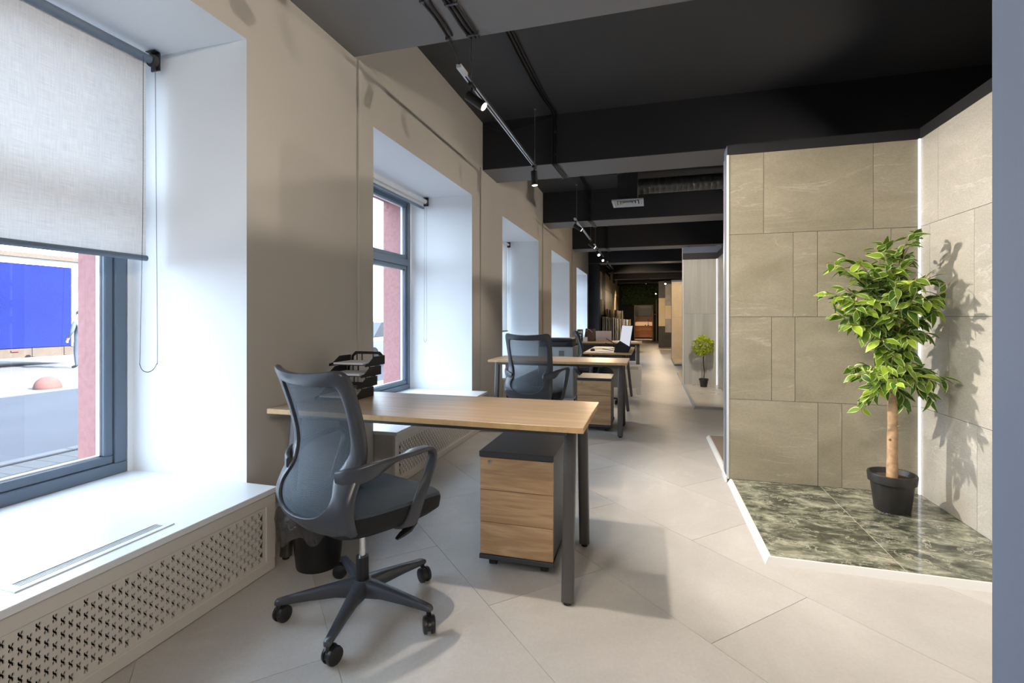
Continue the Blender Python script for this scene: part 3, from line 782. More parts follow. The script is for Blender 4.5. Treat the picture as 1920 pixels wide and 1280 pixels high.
# ---- cables along beam and ceiling
def cable(pts, label, r=0.009, group=None, clips=()):
    t = tag(MB().tube(smooth_path(pts, 4), r, n=8).build('cable', M['plastic2'], None, smooth=True), label, 'cable', group)
    for p in clips:
        MB().bbox(p[0] - 0.013, p[0] + 0.013, p[1] - 0.008, p[1] + 0.008, p[2] - 0.012, p[2] + 0.014, b=0.002, seg=1).build('clip', M['graph'], t)
    return t
zc1 = ZB - 0.011
cable([(-1.17, 2.2, zc1), (-1.18, 2.38, zc1), (-1.172, 2.55, zc1), (-1.185, 2.78, zc1), (-1.19, 2.86, 2.865), (-1.195, 2.93, 2.84), (-1.2, 2.975, 2.83)], 'black feed cable leading to the light track power feed', 0.008, clips=[(-1.18, 2.38, zc1), (-1.185, 2.74, zc1)])
cable([(-1.12, 2.2, zc1), (-1.13, 2.34, zc1), (-1.145, 2.42, zc1), (-1.145, 2.6, zc1), (-1.15, 2.72, zc1)], 'short black cable beside the track feed cable', 0.008)
def run(y0, y1, yb0, yb1, tagtxt, nn=3):
    """parallel cables: along the ceiling, down the beam face and under the beam"""
    for k in range(nn):
        o = 0.024 * (k - 1)
        j = 0.05
        x = -1.02 + o
        pts = [(x - 0.05, y0, ZC - 0.012), (x - 0.05 + 0.01 * math.sin(k), (y0 + y1) / 2, ZC - 0.012), (x - 0.045 + j * 0.4, y1 - 0.5, ZC - 0.012), (x, y1 - 0.25, ZC - 0.012), (x + 0.005, y1 - 0.05, ZC - 0.013),
               (x, y1 - 0.012, ZC - 0.05), (x, y1 - 0.012, ZC - 0.30), (x, y1 - 0.012, ZB + 0.02), (x + 0.005, y1 + 0.03, ZB - 0.012), (x + 0.03, yb1 - 0.02, ZB - 0.012)]
        cable(pts, 'black cable of the parallel run %s' % tagtxt, 0.0085, 'cables %s' % tagtxt,
              clips=[(x, y1 - 0.012, ZC - 0.2), (x, y1 - 0.012, ZB + 0.1)] if k == 1 else ())
run(2.80, 5.335, 5.335, 5.887, 'crossing the ceiling and the second beam')
run(5.90, 8.63, 8.63, 9.2, 'crossing the ceiling and the third beam')
run(9.21, 12.1, 12.1, 12.65, 'crossing the ceiling and the fourth beam')
for k in range(3):
    x = -1.035 + 0.026 * (k - 1)
    cable([(x - 0.02, 2.2, zc1), (x, 2.45, zc1), (x + 0.004 * k, 2.65, zc1), (x + 0.012, 2.78, zc1)], 'black cable of the trio clipped under the first beam', 0.0095, 'cables under the first beam', clips=[(x, 2.44, zc1), (x + 0.01, 2.74, zc1)])
cable([(-1.86, 5.32, 3.40), (-1.6, 5.315, 3.30), (-1.35, 5.315, 3.335), (-1.05, 5.315, 3.40)], 'thin loose cable sagging across the second beam face', 0.005)

# ---- duct with plenum box and square diffuser
t = thing('air_duct', 'dark spiral air duct with box plenum and grey square diffuser', 'duct', (-0.33, 7.75, 2.95))
MB().bbox(-0.15, 0.15, -0.15, 0.15, 0.03, 0.42, b=0.004, seg=1).build('plenum_box', M['black'], t)
dd = MB(); prof = []
n = 40
Ls = []
for i in range(n + 1):
    x = 0.15 + i * 3.2 / n
    for dx, r in ((0.0, 0.115), (0.004, 0.119), (0.008, 0.115)):
        Ls.append([(x + dx, 0.115 * 0 + r * math.cos(2 * PI * k / 24), 0.25 + r * math.sin(2 * PI * k / 24)) for k in range(24)])
dd.loft(Ls).build('spiral_duct', M['duct'], t, smooth=True, angle=1.2)
g = MB()
for s0, s1, z in ((0.235, 0.205, 0.0), (0.185, 0.16, 0.004), (0.14, 0.115, 0.007), (0.095, 0.07, 0.010)):
    pass
def sqring(a, b, za, zb, th=0.004):
    o = [(-a, -a, za), (a, -a, za), (a, a, za), (-a, a, za)]; i = [(-b, -b, zb), (b, -b, zb), (b, b, zb), (-b, b, zb)]
    o2 = [(x, y, z + th) for x, y, z in o]; i2 = [(x, y, z + th) for x, y, z in i]
    m = MB(); m.loft([o, i, i2, o2], cap=False, ring=True); return m
sqring(0.235, 0.20, 0.0, 0.004, 0.02).build('diffuser_frame', M['greymetal'], t)
for k in range(4):
    a = 0.195 - 0.045 * k
    sqring(a, a - 0.03, 0.004, 0.024, 0.002).build('vane', M['greymetal'], t)
MB().box(-0.2, 0.2, -0.2, 0.2, 0.026, 0.03).build('diffuser_back', M['black'], t)
cable([(-1.0, 7.6, ZC - 0.02), (-0.8, 7.7, 3.42), (-0.50, 7.75, 3.425)], 'thin black cable running to the air duct box', 0.006)
tag(MB().lathe([(0.0, -0.045), (0.05, -0.043), (0.065, -0.025), (0.068, 0.0)], c=(1.55, 12.4, ZB - 0.001), n=24).build('smoke_detector', M['white'], None, smooth=True), 'white round smoke detector under the fourth beam', 'detector')

# ================================================================== ROLLER BLINDS
XBL = -2.40
def blind(i, zbot, label, partial=True):
    a, b = WINS[i]
    ye = b - 0.035
    ys = a + 0.05
    t = thing('roller_blind', label, 'blind', (XBL, (a + b) / 2, WTOP - 0.055), 0, 'roller blinds in the windows')
    y0, y1 = ys - (a + b) / 2, ye - (a + b) / 2
    MB().cyl((0, y0, 0), (0, y1 - 0.03, 0), 0.020 if zbot < 2 else 0.026, n=24).build('roller_tube', M['frame'] if i == 1 else M['blind'], t, smooth=True)
    br = MB(); br.bbox(-0.03, 0.03, y1 - 0.004, y1 + 0.004, -0.045, 0.045, b=0.003, seg=1); br.box(-0.03, 0.03, y1 - 0.03, y1, 0.043, 0.0455)
    br.build('bracket', M['plastic2'], t)
    cw = MB().cyl((0, y1 - 0.028, 0), (0, y1 - 0.004, 0), 0.029, n=28)
    for k in range(28):
        an = 2 * PI * k / 28
        cw.box(0.029 * math.cos(an) - .0015, 0.029 * math.cos(an) + .0015, y1 - 0.026, y1 - 0.006, 0.029 * math.sin(an) - .0015, 0.029 * math.sin(an) + .0015)
    cw.build('clutch_wheel', M['graph'], t, smooth=True)
    zb = zbot - (WTOP - 0.055)
    rt = 0.020
    MB().box(-rt - 0.0006, -rt + 0.0006, y0 + 0.01, y1 - 0.035, zb, 0.0).build('fabric', M['blind'], t)
    MB().cyl((-rt, y0 + 0.01, zb), (-rt, y1 - 0.032, zb), 0.014, n=16).build('bottom_bar', M['frame'], t, smooth=True)
    lo = 0.91 - (WTOP - 0.055)
    pts = [(0.026, y1 - 0.016, 0.0), (0.028, y1 - 0.012, lo * 0.5), (0.034, y1 - 0.014, lo + 0.12), (0.030, y1 - 0.016, lo + 0.03), (0.0, y1 - 0.02, lo), (-0.030, y1 - 0.024, lo + 0.03), (-0.033, y1 - 0.022, lo + 0.14), (-0.026, y1 - 0.018, lo * 0.5), (-0.026, y1 - 0.016, 0.0)]
    # the loop hangs mostly in the plane seen from the room
    pts = [(0.012 - p[0] * 0.25, p[1] - 0.026 + p[0] * 1.35, p[2]) for p in pts]
    P = smooth_path(pts, 24)
    ch = MB().tube(P, 0.0011, n=5)
    acc = 0.0
    if i <= 2:
        last = P[0]
        for p in P[1:]:
            d = (p - last).length
            k = int(d / 0.009) + 1
            for q in range(k):
                c = last.lerp(p, q / k); r = 0.0024
                ch.add([c + Vector((r, 0, 0)), c + Vector((0, r, 0)), c - Vector((r, 0, 0)), c - Vector((0, r, 0)), c + Vector((0, 0, r)), c - Vector((0, 0, r))],
                       [(0, 1, 4), (1, 2, 4), (2, 3, 4), (3, 0, 4), (1, 0, 5), (2, 1, 5), (3, 2, 5), (0, 3, 5)])
            last = p
    ch.build('bead_chain', M['graph'], t)
    return t
blind(1, 1.475, 'pale linen roller blind lowered halfway with dark bottom bar')
blind(2, 2.395, 'white roller blind fully rolled up beside the paper tray desk')
blind(3, 0.95, 'white roller blind lowered nearly to the ledge behind the second chair')
blind(4, 1.05, 'white roller blind lowered low in the window behind the printer')
blind(5, 2.395, 'white roller blind rolled up in the window next to the display wall')
#@@FURN

# ================================================================== DESKS AND DRAWER UNITS
ZD = 0.738
def make_desk(L, W, label, loc, rz=0.0, group='wooden office desks', modesty=False):
    """local: x along the length 0..L, y across 0..W"""
    t = thing('desk', label, 'desk', loc, rz, group)
    tp = MB().bbox(0, L, 0, W, ZD - 0.024, ZD, b=0.0015, seg=1).build('desktop', M['oak'], t)
    e = MB(); e.box(-0.0006, L + 0.0006, -0.0006, 0.0004, ZD - 0.0235, ZD - 0.0015); e.box(L - 0.0004, L + 0.0006, 0, W, ZD - 0.0235, ZD - 0.0015)
    e.box(-0.0006, 0.0004, 0, W, ZD - 0.0235, ZD - 0.0015); e.box(-0.0006, L + 0.0006, W - 0.0004, W + 0.0006, ZD - 0.0235, ZD - 0.0015)
    e.build('edge_band', M['oakedge'], tp)
    r = MB(); zt = ZD - 0.024
    for y in (0.07, W - 0.11): r.bbox(0.08, L - 0.08, y, y + 0.04, zt - 0.030, zt, b=0.003, seg=1)
    r.build('frame_rail', M['legs'], t)
    for x in (0.045, L - 0.095):
        MB().bbox(x, x + 0.05, 0.10, W - 0.10, zt - 0.032, zt, b=0.003, seg=1).build('cross_bar', M['legs'], t)
        for y_t, y_b in ((0.12, 0.045), (W - 0.12, W - 0.045)):
            # leaning flat-oval steel leg
            lp = []
            for z, yy in ((zt, y_t), (0.014, y_b)):
                lp.append([(x + 0.025 + 0.026 * math.copysign(abs(math.cos(a)) ** .5, math.cos(a)), yy + 0.0205 * math.copysign(abs(math.sin(a)) ** .5, math.sin(a)), z) for a in [2 * PI * (k + .5) / 20 for k in range(20)]])
            lg = MB().loft(lp).build('leg', M['legs'], t, smooth=True)
            MB().cyl((x + 0.025, y_b, 0.0), (x + 0.025, y_b, 0.016), 0.016, 0.018, n=14).build('foot', M['plastic2'], lg, smooth=True)
        MB().cyl((x + 0.025, 0.18, zt - 0.04), (x + 0.025, 0.18, zt - 0.03), 0.008, n=10).build('bolt', M['chrome'], t, smooth=True)
    if modesty:
        MB().bbox(0.12, L - 0.12, W - 0.075, W - 0.060, zt - 0.36, zt - 0.035, b=0.002, seg=1).build('modesty_panel', M['graph'], t)
    return t
make_desk(1.53, 0.625, 'long light oak desk with an empty top and black paper trays', (-1.787, 1.945, 0))
make_desk(1.43, 0.62, 'light oak desk behind the second swivel chair', (-1.645, 4.86, 0), modesty=False)
make_desk(1.35, 0.60, 'light oak desk turned lengthwise holding the open laptop and black file stand', (-0.225, 6.24, 0), PI / 2, modesty=True)
make_desk(1.45, 0.70, 'light oak desk farthest down carrying the rose laptop and brown bag', (-1.60, 9.0, 0), modesty=True)

def make_pedestal(label, loc, key=False):
    """drawer unit on castors, front at local y=0, x 0..0.35"""
    W, D = 0.35, 0.46
    t = thing('drawer_unit', label, 'drawer unit', loc, 0, 'mobile drawer units')
    MB().bbox(0.004, W - 0.004, 0.019, D, 0.069, 0.525, b=0.001, seg=1).build('body', M['graph'], t)
    MB().bbox(-0.003, W + 0.003, -0.003, D + 0.003, 0.526, 0.552, b=0.0015, seg=1).build('top_panel', M['graph'], t)
    MB().bbox(-0.003, W + 0.003, -0.003, D + 0.003, 0.047, 0.068, b=0.0015, seg=1).build('base_panel', M['graph'], t)
    zs = [0.070, 0.221, 0.372, 0.524]
    for k in range(3):
        z0, z1 = zs[k] + 0.001, zs[k + 1] - 0.0015
        d = MB().bbox(-W / 2 + .001, W / 2 - .001, -0.009, 0.009, -(z1 - z0) / 2, (z1 - z0) / 2, b=0.001, seg=1).build('drawer', M['oakfront'], t, loc=(W / 2, 0.0095, (z0 + z1) / 2))
        if k == 2:
            lk = MB().cyl((0.05 - W / 2, -0.0135, 0.055), (0.05 - W / 2, -0.008, 0.055), 0.010, n=20)
            lk.build('lock', M['chrome'], d, smooth=True)
            MB().box(0.05 - W / 2 - 0.001, 0.05 - W / 2 + 0.001, -0.0142, -0.0134, 0.050, 0.060).build('keyhole', M['plastic2'], d)
            if key:
                MB().box(0.05 - W / 2 - 0.001, 0.05 - W / 2 + 0.001, -0.03, -0.0142, 0.046, 0.064).build('key', M['chrome'], d)
    for x in (0.05, W - 0.05):
        for y in (0.05, D - 0.05):
            c = MB().cyl((x, y, 0.030), (x, y, 0.048), 0.012, n=12)
            c.cyl((x - 0.017, y + 0.006, 0.0195), (x + 0.017, y + 0.006, 0.0195), 0.0195, n=20)
            c.bbox(x - 0.019, x + 0.019, y - 0.016, y + 0.010, 0.026, 0.043, b=0.004, seg=1)
            c.build('castor', M['plastic2'], t, smooth=True)
    return t
make_pedestal('black drawer unit with three oak fronts under the empty desk', (-0.772, 2.165, 0))
make_pedestal('black drawer unit with three oak fronts and key under the second desk', (-0.738, 5.10, 0), True)

# ================================================================== SWIVEL CHAIRS
def make_chair(label, loc, heading):
    t = thing('office_chair', label, 'chair', loc, heading - PI / 2, 'mesh back swivel chairs')
    # --- five-star base
    hub = MB().lathe([(0.0, 0.075), (0.030, 0.075), (0.036, 0.085), (0.038, 0.125), (0.034, 0.134), (0.0, 0.134)], n=24)
    hub.build('base_hub', M['plastic'], t, smooth=True)
    for k in range(5):
        an = PI / 2 + math.radians(2) + k * 2 * PI / 5 + BASE_TURN
        c, s = math.cos(an), math.sin(an)
        L = []
        for u, w, zt, zb in ((0.020, 0.033, 0.133, 0.072), (0.05, 0.027, 0.132, 0.074), (0.10, 0.022, 0.127, 0.080), (0.20, 0.0185, 0.112, 0.079), (0.295, 0.0155, 0.097, 0.075), (0.315, 0.0145, 0.093, 0.074), (0.322, 0.010, 0.088, 0.075)):
            sec = [(-w * 0.8, zb), (w * 0.8, zb), (w, zb + (zt - zb) * .25), (w * 0.95, zt - 0.006), (w * 0.7, zt), (-w * 0.7, zt), (-w * 0.95, zt - 0.006), (-w, zb + (zt - zb) * .25)]
            L.append([(u * c - q * s, u * s + q * c, z) for q, z in sec])
        MB().loft(L).build('base_leg', M['plastic'], t, smooth=True, angle=0.9)
        px, py = 0.308 * c, 0.308 * s
        ca = an + (0.9, -0.5, 2.2, 1.4, -2.0)[k]
        cc, cs = math.cos(ca), math.sin(ca)
        def P(u, q, z): return (px + u * cc - q * cs, py + u * cs + q * cc, z)
        hd = MB().cyl((px, py, 0.05), (px, py, 0.078), 0.009, n=12)
        arc = []
        for q in (-0.0065, 0.0065):
            arc.append([P(-0.016 + 0.030 * math.cos(b), q, 0.029 + 0.030 * math.sin(b)) for b in [math.radians(a) for a in range(0, 200, 20)]] + [P(-0.040, q, 0.020), P(0.0, q, 0.022)])
        hd.loft(arc)
        ct = hd.build('castor', M['plastic2'], t, smooth=True, angle=0.8)
        for q in (-1, 1):
            w = MB(); prof = [(0.006, 0.0), (0.0315, 0.0), (0.0322, 0.004), (0.030, 0.0125), (0.022, 0.0155), (0.0, 0.0155)]
            L = [[P(-0.016 + r * math.cos(2 * PI * j / 24), q * (0.0075 + d), 0.0322 + r * math.sin(2 * PI * j / 24)) for j in range(24)] for r, d in prof]
            w.loft(L).build('wheel', M['plastic2'], ct, smooth=True)
    # --- gas lift
    MB().cyl((0, 0, 0.134), (0, 0, 0.225), 0.0255, 0.0245, n=24).build('lift_sleeve', M['plastic2'], t, smooth=True)
    MB().cyl((0, 0, 0.225), (0, 0, 0.375), 0.0135, n=20).build('gas_piston', M['chrome'], t, smooth=True)
    MB().bbox(-0.07, 0.07, -0.10, 0.11, 0.365, 0.410, b=0.012, seg=2).build('tilt_mechanism', M['plastic2'], t, smooth=True)
    lv = MB().tube([(0.06, 0.03, 0.383), (0.15, 0.035, 0.375), (0.21, 0.04, 0.368)], 0.0045, n=8).build('lever', M['chrome'], t, smooth=True)
    MB().ribbon([(0.215, -0.010, 0.352), (0.218, 0.015, 0.362), (0.220, 0.045, 0.370), (0.220, 0.075, 0.385), (0.220, 0.09, 0.398)], [(1, 0, 0)] * 5, [0.008, 0.015, 0.017, 0.012, 0.006], [0.003, 0.007, 0.008, 0.006, 0.003]).build('lever_paddle', M['plastic2'], lv, smooth=True)
    # --- seat
    def outline(w, f, b, z, n=40, e=0.42, drop=0.0):
        lp = []
        for k in range(n):
            a = 2 * PI * k / n; c, s = math.cos(a), math.sin(a)
            y = math.copysign(abs(s) ** e, s); x = math.copysign(abs(c) ** e, c)
            yy = y * (f if y > 0 else b)
            ww = w * (1 - 0.10 * max(0, -y))
            dz = -drop * max(0.0, (yy - 0.10)) ** 2 / 0.02 + 0.012 * (abs(x)) ** 3 * (0.5 - 0.5 * y)
            lp.append((x * ww, yy + 0.015, z + dz))
        return lp
    pan = [outline(0.17, 0.17, 0.18, 0.385), outline(0.215, 0.215, 0.21, 0.388, drop=0.004), outline(0.243, 0.238, 0.228, 0.412, drop=0.012), outline(0.2475, 0.243, 0.232, 0.455, drop=0.028), outline(0.2465, 0.2425, 0.231, 0.468, drop=0.03)]
    MB().loft(pan).build('seat_shell', M['fabricside'], t, smooth=True)
    cs = [outline(0.2462, 0.242, 0.2305, 0.468, drop=0.03), outline(0.2425, 0.238, 0.227, 0.480, drop=0.03), outline(0.228, 0.224, 0.212, 0.489, drop=0.03), outline(0.18, 0.18, 0.17, 0.4925, drop=0.026), outline(0.09, 0.09, 0.08, 0.490, drop=0.02), outline(0.01, 0.01, 0.01, 0.489)]
    MB().loft(cs).build('seat_cushion', M['fabric'], t, smooth=True)
    # --- backrest: moulded frame ring and mesh, both on one curved surface y = S(x, z)
    prof = [(0.345, -0.085), (0.37, -0.150), (0.40, -0.210), (0.44, -0.262), (0.48, -0.287), (0.52, -0.290), (0.56, -0.278), (0.60, -0.250), (0.64, -0.222), (0.68, -0.207), (0.73, -0.205), (0.82, -0.226), (0.92, -0.260), (1.01, -0.298)]
    def S(x, z):
        y0 = sum(lerp_tab(prof, z + d) for d in (-0.03, -0.015, 0, 0.015, 0.03)) / 5
        lo = max(0.0, (0.62 - z) / 0.25)
        return y0 + (1.25 + 0.35 * lo) * x * x
    outer = [(0.0, 0.984), (0.07, 0.986), (0.14, 0.992), (0.195, 1.002), (0.214, 1.002), (0.2195, 0.975), (0.219, 0.90), (0.2165, 0.82), (0.2145, 0.74), (0.217, 0.66), (0.226, 0.58), (0.232, 0.52), (0.228, 0.47), (0.212, 0.43), (0.18, 0.398), (0.135, 0.378), (0.07, 0.368), (0.0, 0.366)]
    inner = [(0.0, 0.936), (0.06, 0.937), (0.12, 0.940), (0.160, 0.943), (0.172, 0.938), (0.177, 0.924), (0.179, 0.87), (0.176, 0.80), (0.172, 0.74), (0.166, 0.695), (0.140, 0.645), (0.132, 0.632), (0.137, 0.612), (0.158, 0.575), (0.160, 0.555), (0.147, 0.522), (0.113, 0.496), (0.06, 0.483), (0.0, 0.480)]
    def resample(pl, n):
        P = [Vector((x, 0, z)) for x, z in pl]; P = smooth_path(P, 6) if False else P
        d = [0.0]
        for a, b in zip(P, P[1:]): d.append(d[-1] + (b - a).length)
        out = []
        for k in range(n + 1):
            q = d[-1] * k / n; i = 0
            while i < len(d) - 2 and d[i + 1] < q: i += 1
            tt = (q - d[i]) / max(1e-9, d[i + 1] - d[i]); v = P[i].lerp(P[i + 1], tt); out.append((v.x, v.z))
        return out
    def relax(o, n=2):
        for _ in range(n):
            o = [o[0]] + [(o[i][0] * .5 + (o[i - 1][0] + o[i + 1][0]) * .25, o[i][1] * .5 + (o[i - 1][1] + o[i + 1][1]) * .25) for i in range(1, len(o) - 1)] + [o[-1]]
        return o
    n = 48
    O, I = relax(resample(outer, n)), relax(resample(inner, n), 1)
    def full(h): return h + [(-x, z) for x, z in h[-2:0:-1]]
    O, I = full(O), full(I)
    loops = []
    sec = [(0.0, 0.004), (0.06, 0.013), (0.35, 0.0165), (0.8, 0.012), (0.97, 0.0085), (1.0, 0.003)]
    for sgn, seq in ((1, sec), (-1, sec[::-1])):
        for r, hh in seq:
            lp = []
            for (ox, oz), (ix, iz) in zip(O, I):
                x, z = ox + (ix - ox) * r, oz + (iz - oz) * r
                lp.append((x, S(x, z) + sgn * hh, z))
            loops.append(lp)
    MB().loft(loops, ring=True).build('back_frame', M['plastic'], t, smooth=True, angle=1.0)
    loops = []
    cz = 0.70
    for f in (1.015, 0.85, 0.7, 0.55, 0.4, 0.25, 0.1):
        lp = []
        for x, z in I:
            zz = cz + (z - cz) * f; xx = x * f
            lp.append((xx, S(xx, zz) + 0.004, zz))
        loops.append(lp)
    mm = MB().loft(loops, cap=False)
    mm.add(loops[-1], [tuple(range(len(loops[-1])))])
    mm.build('back_mesh', M['mesh'], t, smooth=True)
    # bridge from the bowl of the back to the mechanism
    MB().ribbon([(0, -0.17, 0.395), (0, -0.12, 0.385), (0, -0.06, 0.385)], [(1, 0, 0)] * 3, [0.12, 0.09, 0.06], [0.012, 0.014, 0.012]).build('back_bracket', M['plastic2'], t, smooth=True)
    # --- armrests: one band from the back frame forward, round and down to the seat
    for s in (-1, 1):
        pts = [(0.150, -0.222, 0.626), (0.19, -0.205, 0.628), (0.228, -0.165, 0.638), (0.254, -0.10, 0.657), (0.272, -0.02, 0.676), (0.281, 0.045, 0.684), (0.283, 0.088, 0.681), (0.282, 0.110, 0.663), (0.279, 0.112, 0.632), (0.273, 0.092, 0.570), (0.265, 0.060, 0.495), (0.256, 0.035, 0.430), (0.238, 0.02, 0.400), (0.20, 0.015, 0.390)]
        P = smooth_path([(s * x, y, z) for x, y, z in pts], 5)
        m = len(P); wa, ww, tt = [], [], []
        for k in range(m):
            f = k / (m - 1) * (len(pts) - 1)
            wa.append(Vector((0, 0, 1)).lerp(Vector((1, 0, 0)), min(1, max(0, (f - 2.0) / 2.5))) if f < 6 else Vector((1, 0, 0)).lerp(Vector((0.35, 1.0, 0)), min(1, max(0, (f - 7.5) / 2.5))))
            ww.append(lerp_tab([(0, 0.020), (1, 0.032), (2.5, 0.031), (4, 0.028), (6, 0.024), (7.5, 0.020), (9, 0.019), (11, 0.025), (13, 0.026)], f))
            tt.append(lerp_tab([(0, 0.010), (2, 0.012), (5, 0.009), (8, 0.008), (13, 0.009)], f))
        MB().ribbon(P, wa, ww, tt).build('armrest', M['plastic'], t, smooth=True, angle=1.0)
    return t
BASE_TURN = math.radians(210 - 70 - 2) - 0 + 0.0
BASE_TURN = math.radians(210 - 70 + 90 - 90 - 2)
ch1 = make_chair('grey mesh swivel chair pulled back from the empty desk', (-1.11, 1.712, 0), math.radians(70))
ch2 = copy_tree(ch1); ch2['label'] = 'grey mesh swivel chair seen from behind at the second desk'
ch2.location = (-1.045, 4.50, 0); ch2.scale = (1, 1, 1.04); ch2.rotation_euler = (0, 0, math.radians(84 - 90))
ch3 = copy_tree(ch1); ch3['label'] = 'dark mesh swivel chair facing sideways to the laptop desk'
ch3.location = (-0.74, 6.72, 0); ch3.rotation_euler = (0, 0, math.radians(8 - 90))
#@@SMALL

# ================================================================== THINGS ON AND BY THE DESKS
# ---- stacked letter trays
t = thing('letter_tray', 'black stepped letter tray stack on the empty desk', 'letter tray', (-1.625, 2.24, ZD))
TW, TD = 0.225, 0.20
for k in range(4):
    z, y = 0.006 + 0.056 * k, 0.040 * k
    fl = MB()
    fl.box(-TW / 2, TW / 2, y, y + 0.008, z, z + 0.004); fl.box(-TW / 2, TW / 2, y + TD - 0.008, y + TD, z, z + 0.004)
    for q in range(7):
        x = -TW / 2 + 0.004 + q * (TW - 0.012) / 6
        fl.box(x, x + 0.005, y, y + TD, z, z + 0.004)
    fl.box(-TW / 2, TW / 2, y + TD * .5, y + TD * .5 + 0.006, z, z + 0.004)
    tr = fl.build('tray', M['plastic2'], t)
    for x in (-TW / 2 - 0.004, TW / 2):
        sd = MB()
        pr = [(y - 0.004, z - 0.006), (y + TD, z - 0.006), (y + TD, z + 0.046), (y + 0.09, z + 0.046), (y + 0.03, z + 0.012), (y - 0.004, z + 0.008)]
        sd.loft([[(x, a, b) for a, b in pr], [(x + 0.004, a, b) for a, b in pr]])
        sd.build('tray_side', M['plastic2'], tr)
    # arched back of this tier with upright bars
    bk = MB(); yb = y + TD
    arc = [(-TW / 2, z), (-TW / 2 + 0.004, z + 0.040), (-TW / 2 + 0.030, z + 0.066), (TW / 2 - 0.030, z + 0.066), (TW / 2 - 0.004, z + 0.040), (TW / 2, z)]
    ins = [(-TW / 2 + 0.016, z), (-TW / 2 + 0.018, z + 0.034), (-TW / 2 + 0.038, z + 0.050), (TW / 2 - 0.038, z + 0.050), (TW / 2 - 0.018, z + 0.034), (TW / 2 - 0.016, z)]
    bk.loft([[(a, yb, b) for a, b in arc], [(a, yb, b) for a, b in ins], [(a, yb + 0.005, b) for a, b in ins], [(a, yb + 0.005, b) for a, b in arc]], closed=False, cap=False, ring=True)
    for x in (-0.075, -0.04, 0.035, 0.075): bk.box(x, x + 0.005, yb, yb + 0.004, z, z + 0.052)
    bk.build('tray_back', M['plastic2'], tr)
for k, (lab, w) in enumerate((('white papers on the topmost letter tray', 0.19), ('white papers on the letter tray below the topmost', 0.20), ('white papers in the lowest letter tray', 0.195))):
    kk = (3, 2, 0)[k]
    z, y = 0.0105 + 0.056 * kk, 0.040 * kk
    tag(MB().bbox(-w / 2, w / 2, y + 0.004, y + 0.175, z, z + 0.010, b=0.001, seg=1).build('paper_stack', M['paper'], None, loc=(-1.625, 2.24, ZD)), lab, 'papers', 'papers in the letter trays')

# ---- waste bin with a plastic liner
t = thing('waste_bin', 'black waste bin with a crumpled dark plastic liner behind the chair', 'bin', (-1.53, 1.99, 0))
MB().lathe([(0.0, 0.0), (0.098, 0.0), (0.100, 0.006), (0.126, 0.262), (0.122, 0.262), (0.096, 0.012), (0.0, 0.012)], n=40).build('bin_body', M['plastic2'], t, smooth=True)
rr = random.Random(5)
m, nt, b = newmat('translucent black bin liner')
b.inputs['Base Color'].default_value = (0.11, 0.105, 0.105, 1); b.inputs['Roughness'].default_value = 0.2; b.inputs['Alpha'].default_value = 0.82
no = N(nt, 'ShaderNodeTexNoise', i_Scale=28.0, i_Detail=4.0, i_Distortion=1.5); nt.links.new(coords(nt), no.inputs['Vector'])
bu = N(nt, 'ShaderNodeBump', i_Strength=0.9, i_Distance=0.012); nt.links.new(no.outputs[0], bu.inputs['Height']); nt.links.new(bu.outputs[0], b.inputs['Normal'])
M['liner'] = m
lp = []
nn = 64
ph = [rr.uniform(0, 6.28) for _ in range(6)]
for r, z, am in ((0.116, 0.20, 0.0), (0.121, 0.262, 0.0), (0.128, 0.285, 0.006), (0.142, 0.288, 0.012), (0.150, 0.265, 0.016), (0.152, 0.225, 0.020), (0.150, 0.19, 0.024), (0.147, 0.168, 0.022)):
    L = []
    for k in range(nn):
        a = 2 * PI * k / nn
        w = math.sin(5 * a + ph[0]) * .5 + math.sin(9 * a + ph[1]) * .35 + math.sin(17 * a + ph[2] + z * 30) * .3
        R = r + am * w + (0.035 * max(0, math.cos(a - 3.9)) ** 3 if am > 0.01 else 0)
        L.append((R * math.cos(a), R * math.sin(a), z + am * 1.1 * math.sin(7 * a + ph[3])))
    lp.append(L)
MB().loft(lp, cap=False).build('bin_liner', M['liner'], t, smooth=True, angle=3)

# ---- laptop (screen lid tilted) helper
def laptop(name, label, loc, rz, w, d, h, tilt, lidmat, basemat, screen=None):
    t = thing(name, label, 'laptop', loc, rz)
    MB().bbox(-w / 2, w / 2, -d / 2, d / 2, 0.0, 0.014, b=0.004, seg=2).build('base', basemat, t, smooth=True)
    kb = MB()
    for r in range(5):
        for c in range(13): kb.box(-w * .44 + c * w * .068, -w * .44 + c * w * .068 + w * .056, d * (.36 - r * .115) - d * .08, d * (.36 - r * .115), 0.014, 0.0155)
    kb.build('keyboard', M['graph'], t)
    lid = MB().bbox(-w / 2, w / 2, -0.004, 0.004, 0.0, h, b=0.003, seg=2)
    lid.xf(Matrix.Translation((0, d / 2, 0.012)) @ Matrix.Rotation(-tilt, 4, 'X'))
    lo = lid.build('lid', lidmat, t, smooth=True)
    sc = MB().box(-w / 2 + .006, w / 2 - .006, -0.0052, -0.0041, 0.012, h - .008)
    sc.xf(Matrix.Translation((0, d / 2, 0.012)) @ Matrix.Rotation(-tilt, 4, 'X'))
    sc.build('screen', screen or M['graph'], lo)
    return t
M['screen_white'] = emit('lit white laptop screen', (0.86, 0.90, 1.0), 0.72)
laptop('laptop', 'open laptop with a white lit screen on the lengthwise desk', (-0.46, 6.86, ZD), math.radians(-64), 0.36, 0.25, 0.33, 0.16, M['graph'], M['greymetal'], M['screen_white'])
lt = laptop('laptop', 'rose gold laptop showing the back of its lid on the farthest desk', (-0.84, 9.36, ZD), PI, 0.29, 0.20, 0.185, 0.10, M['rose'], M['rose'])
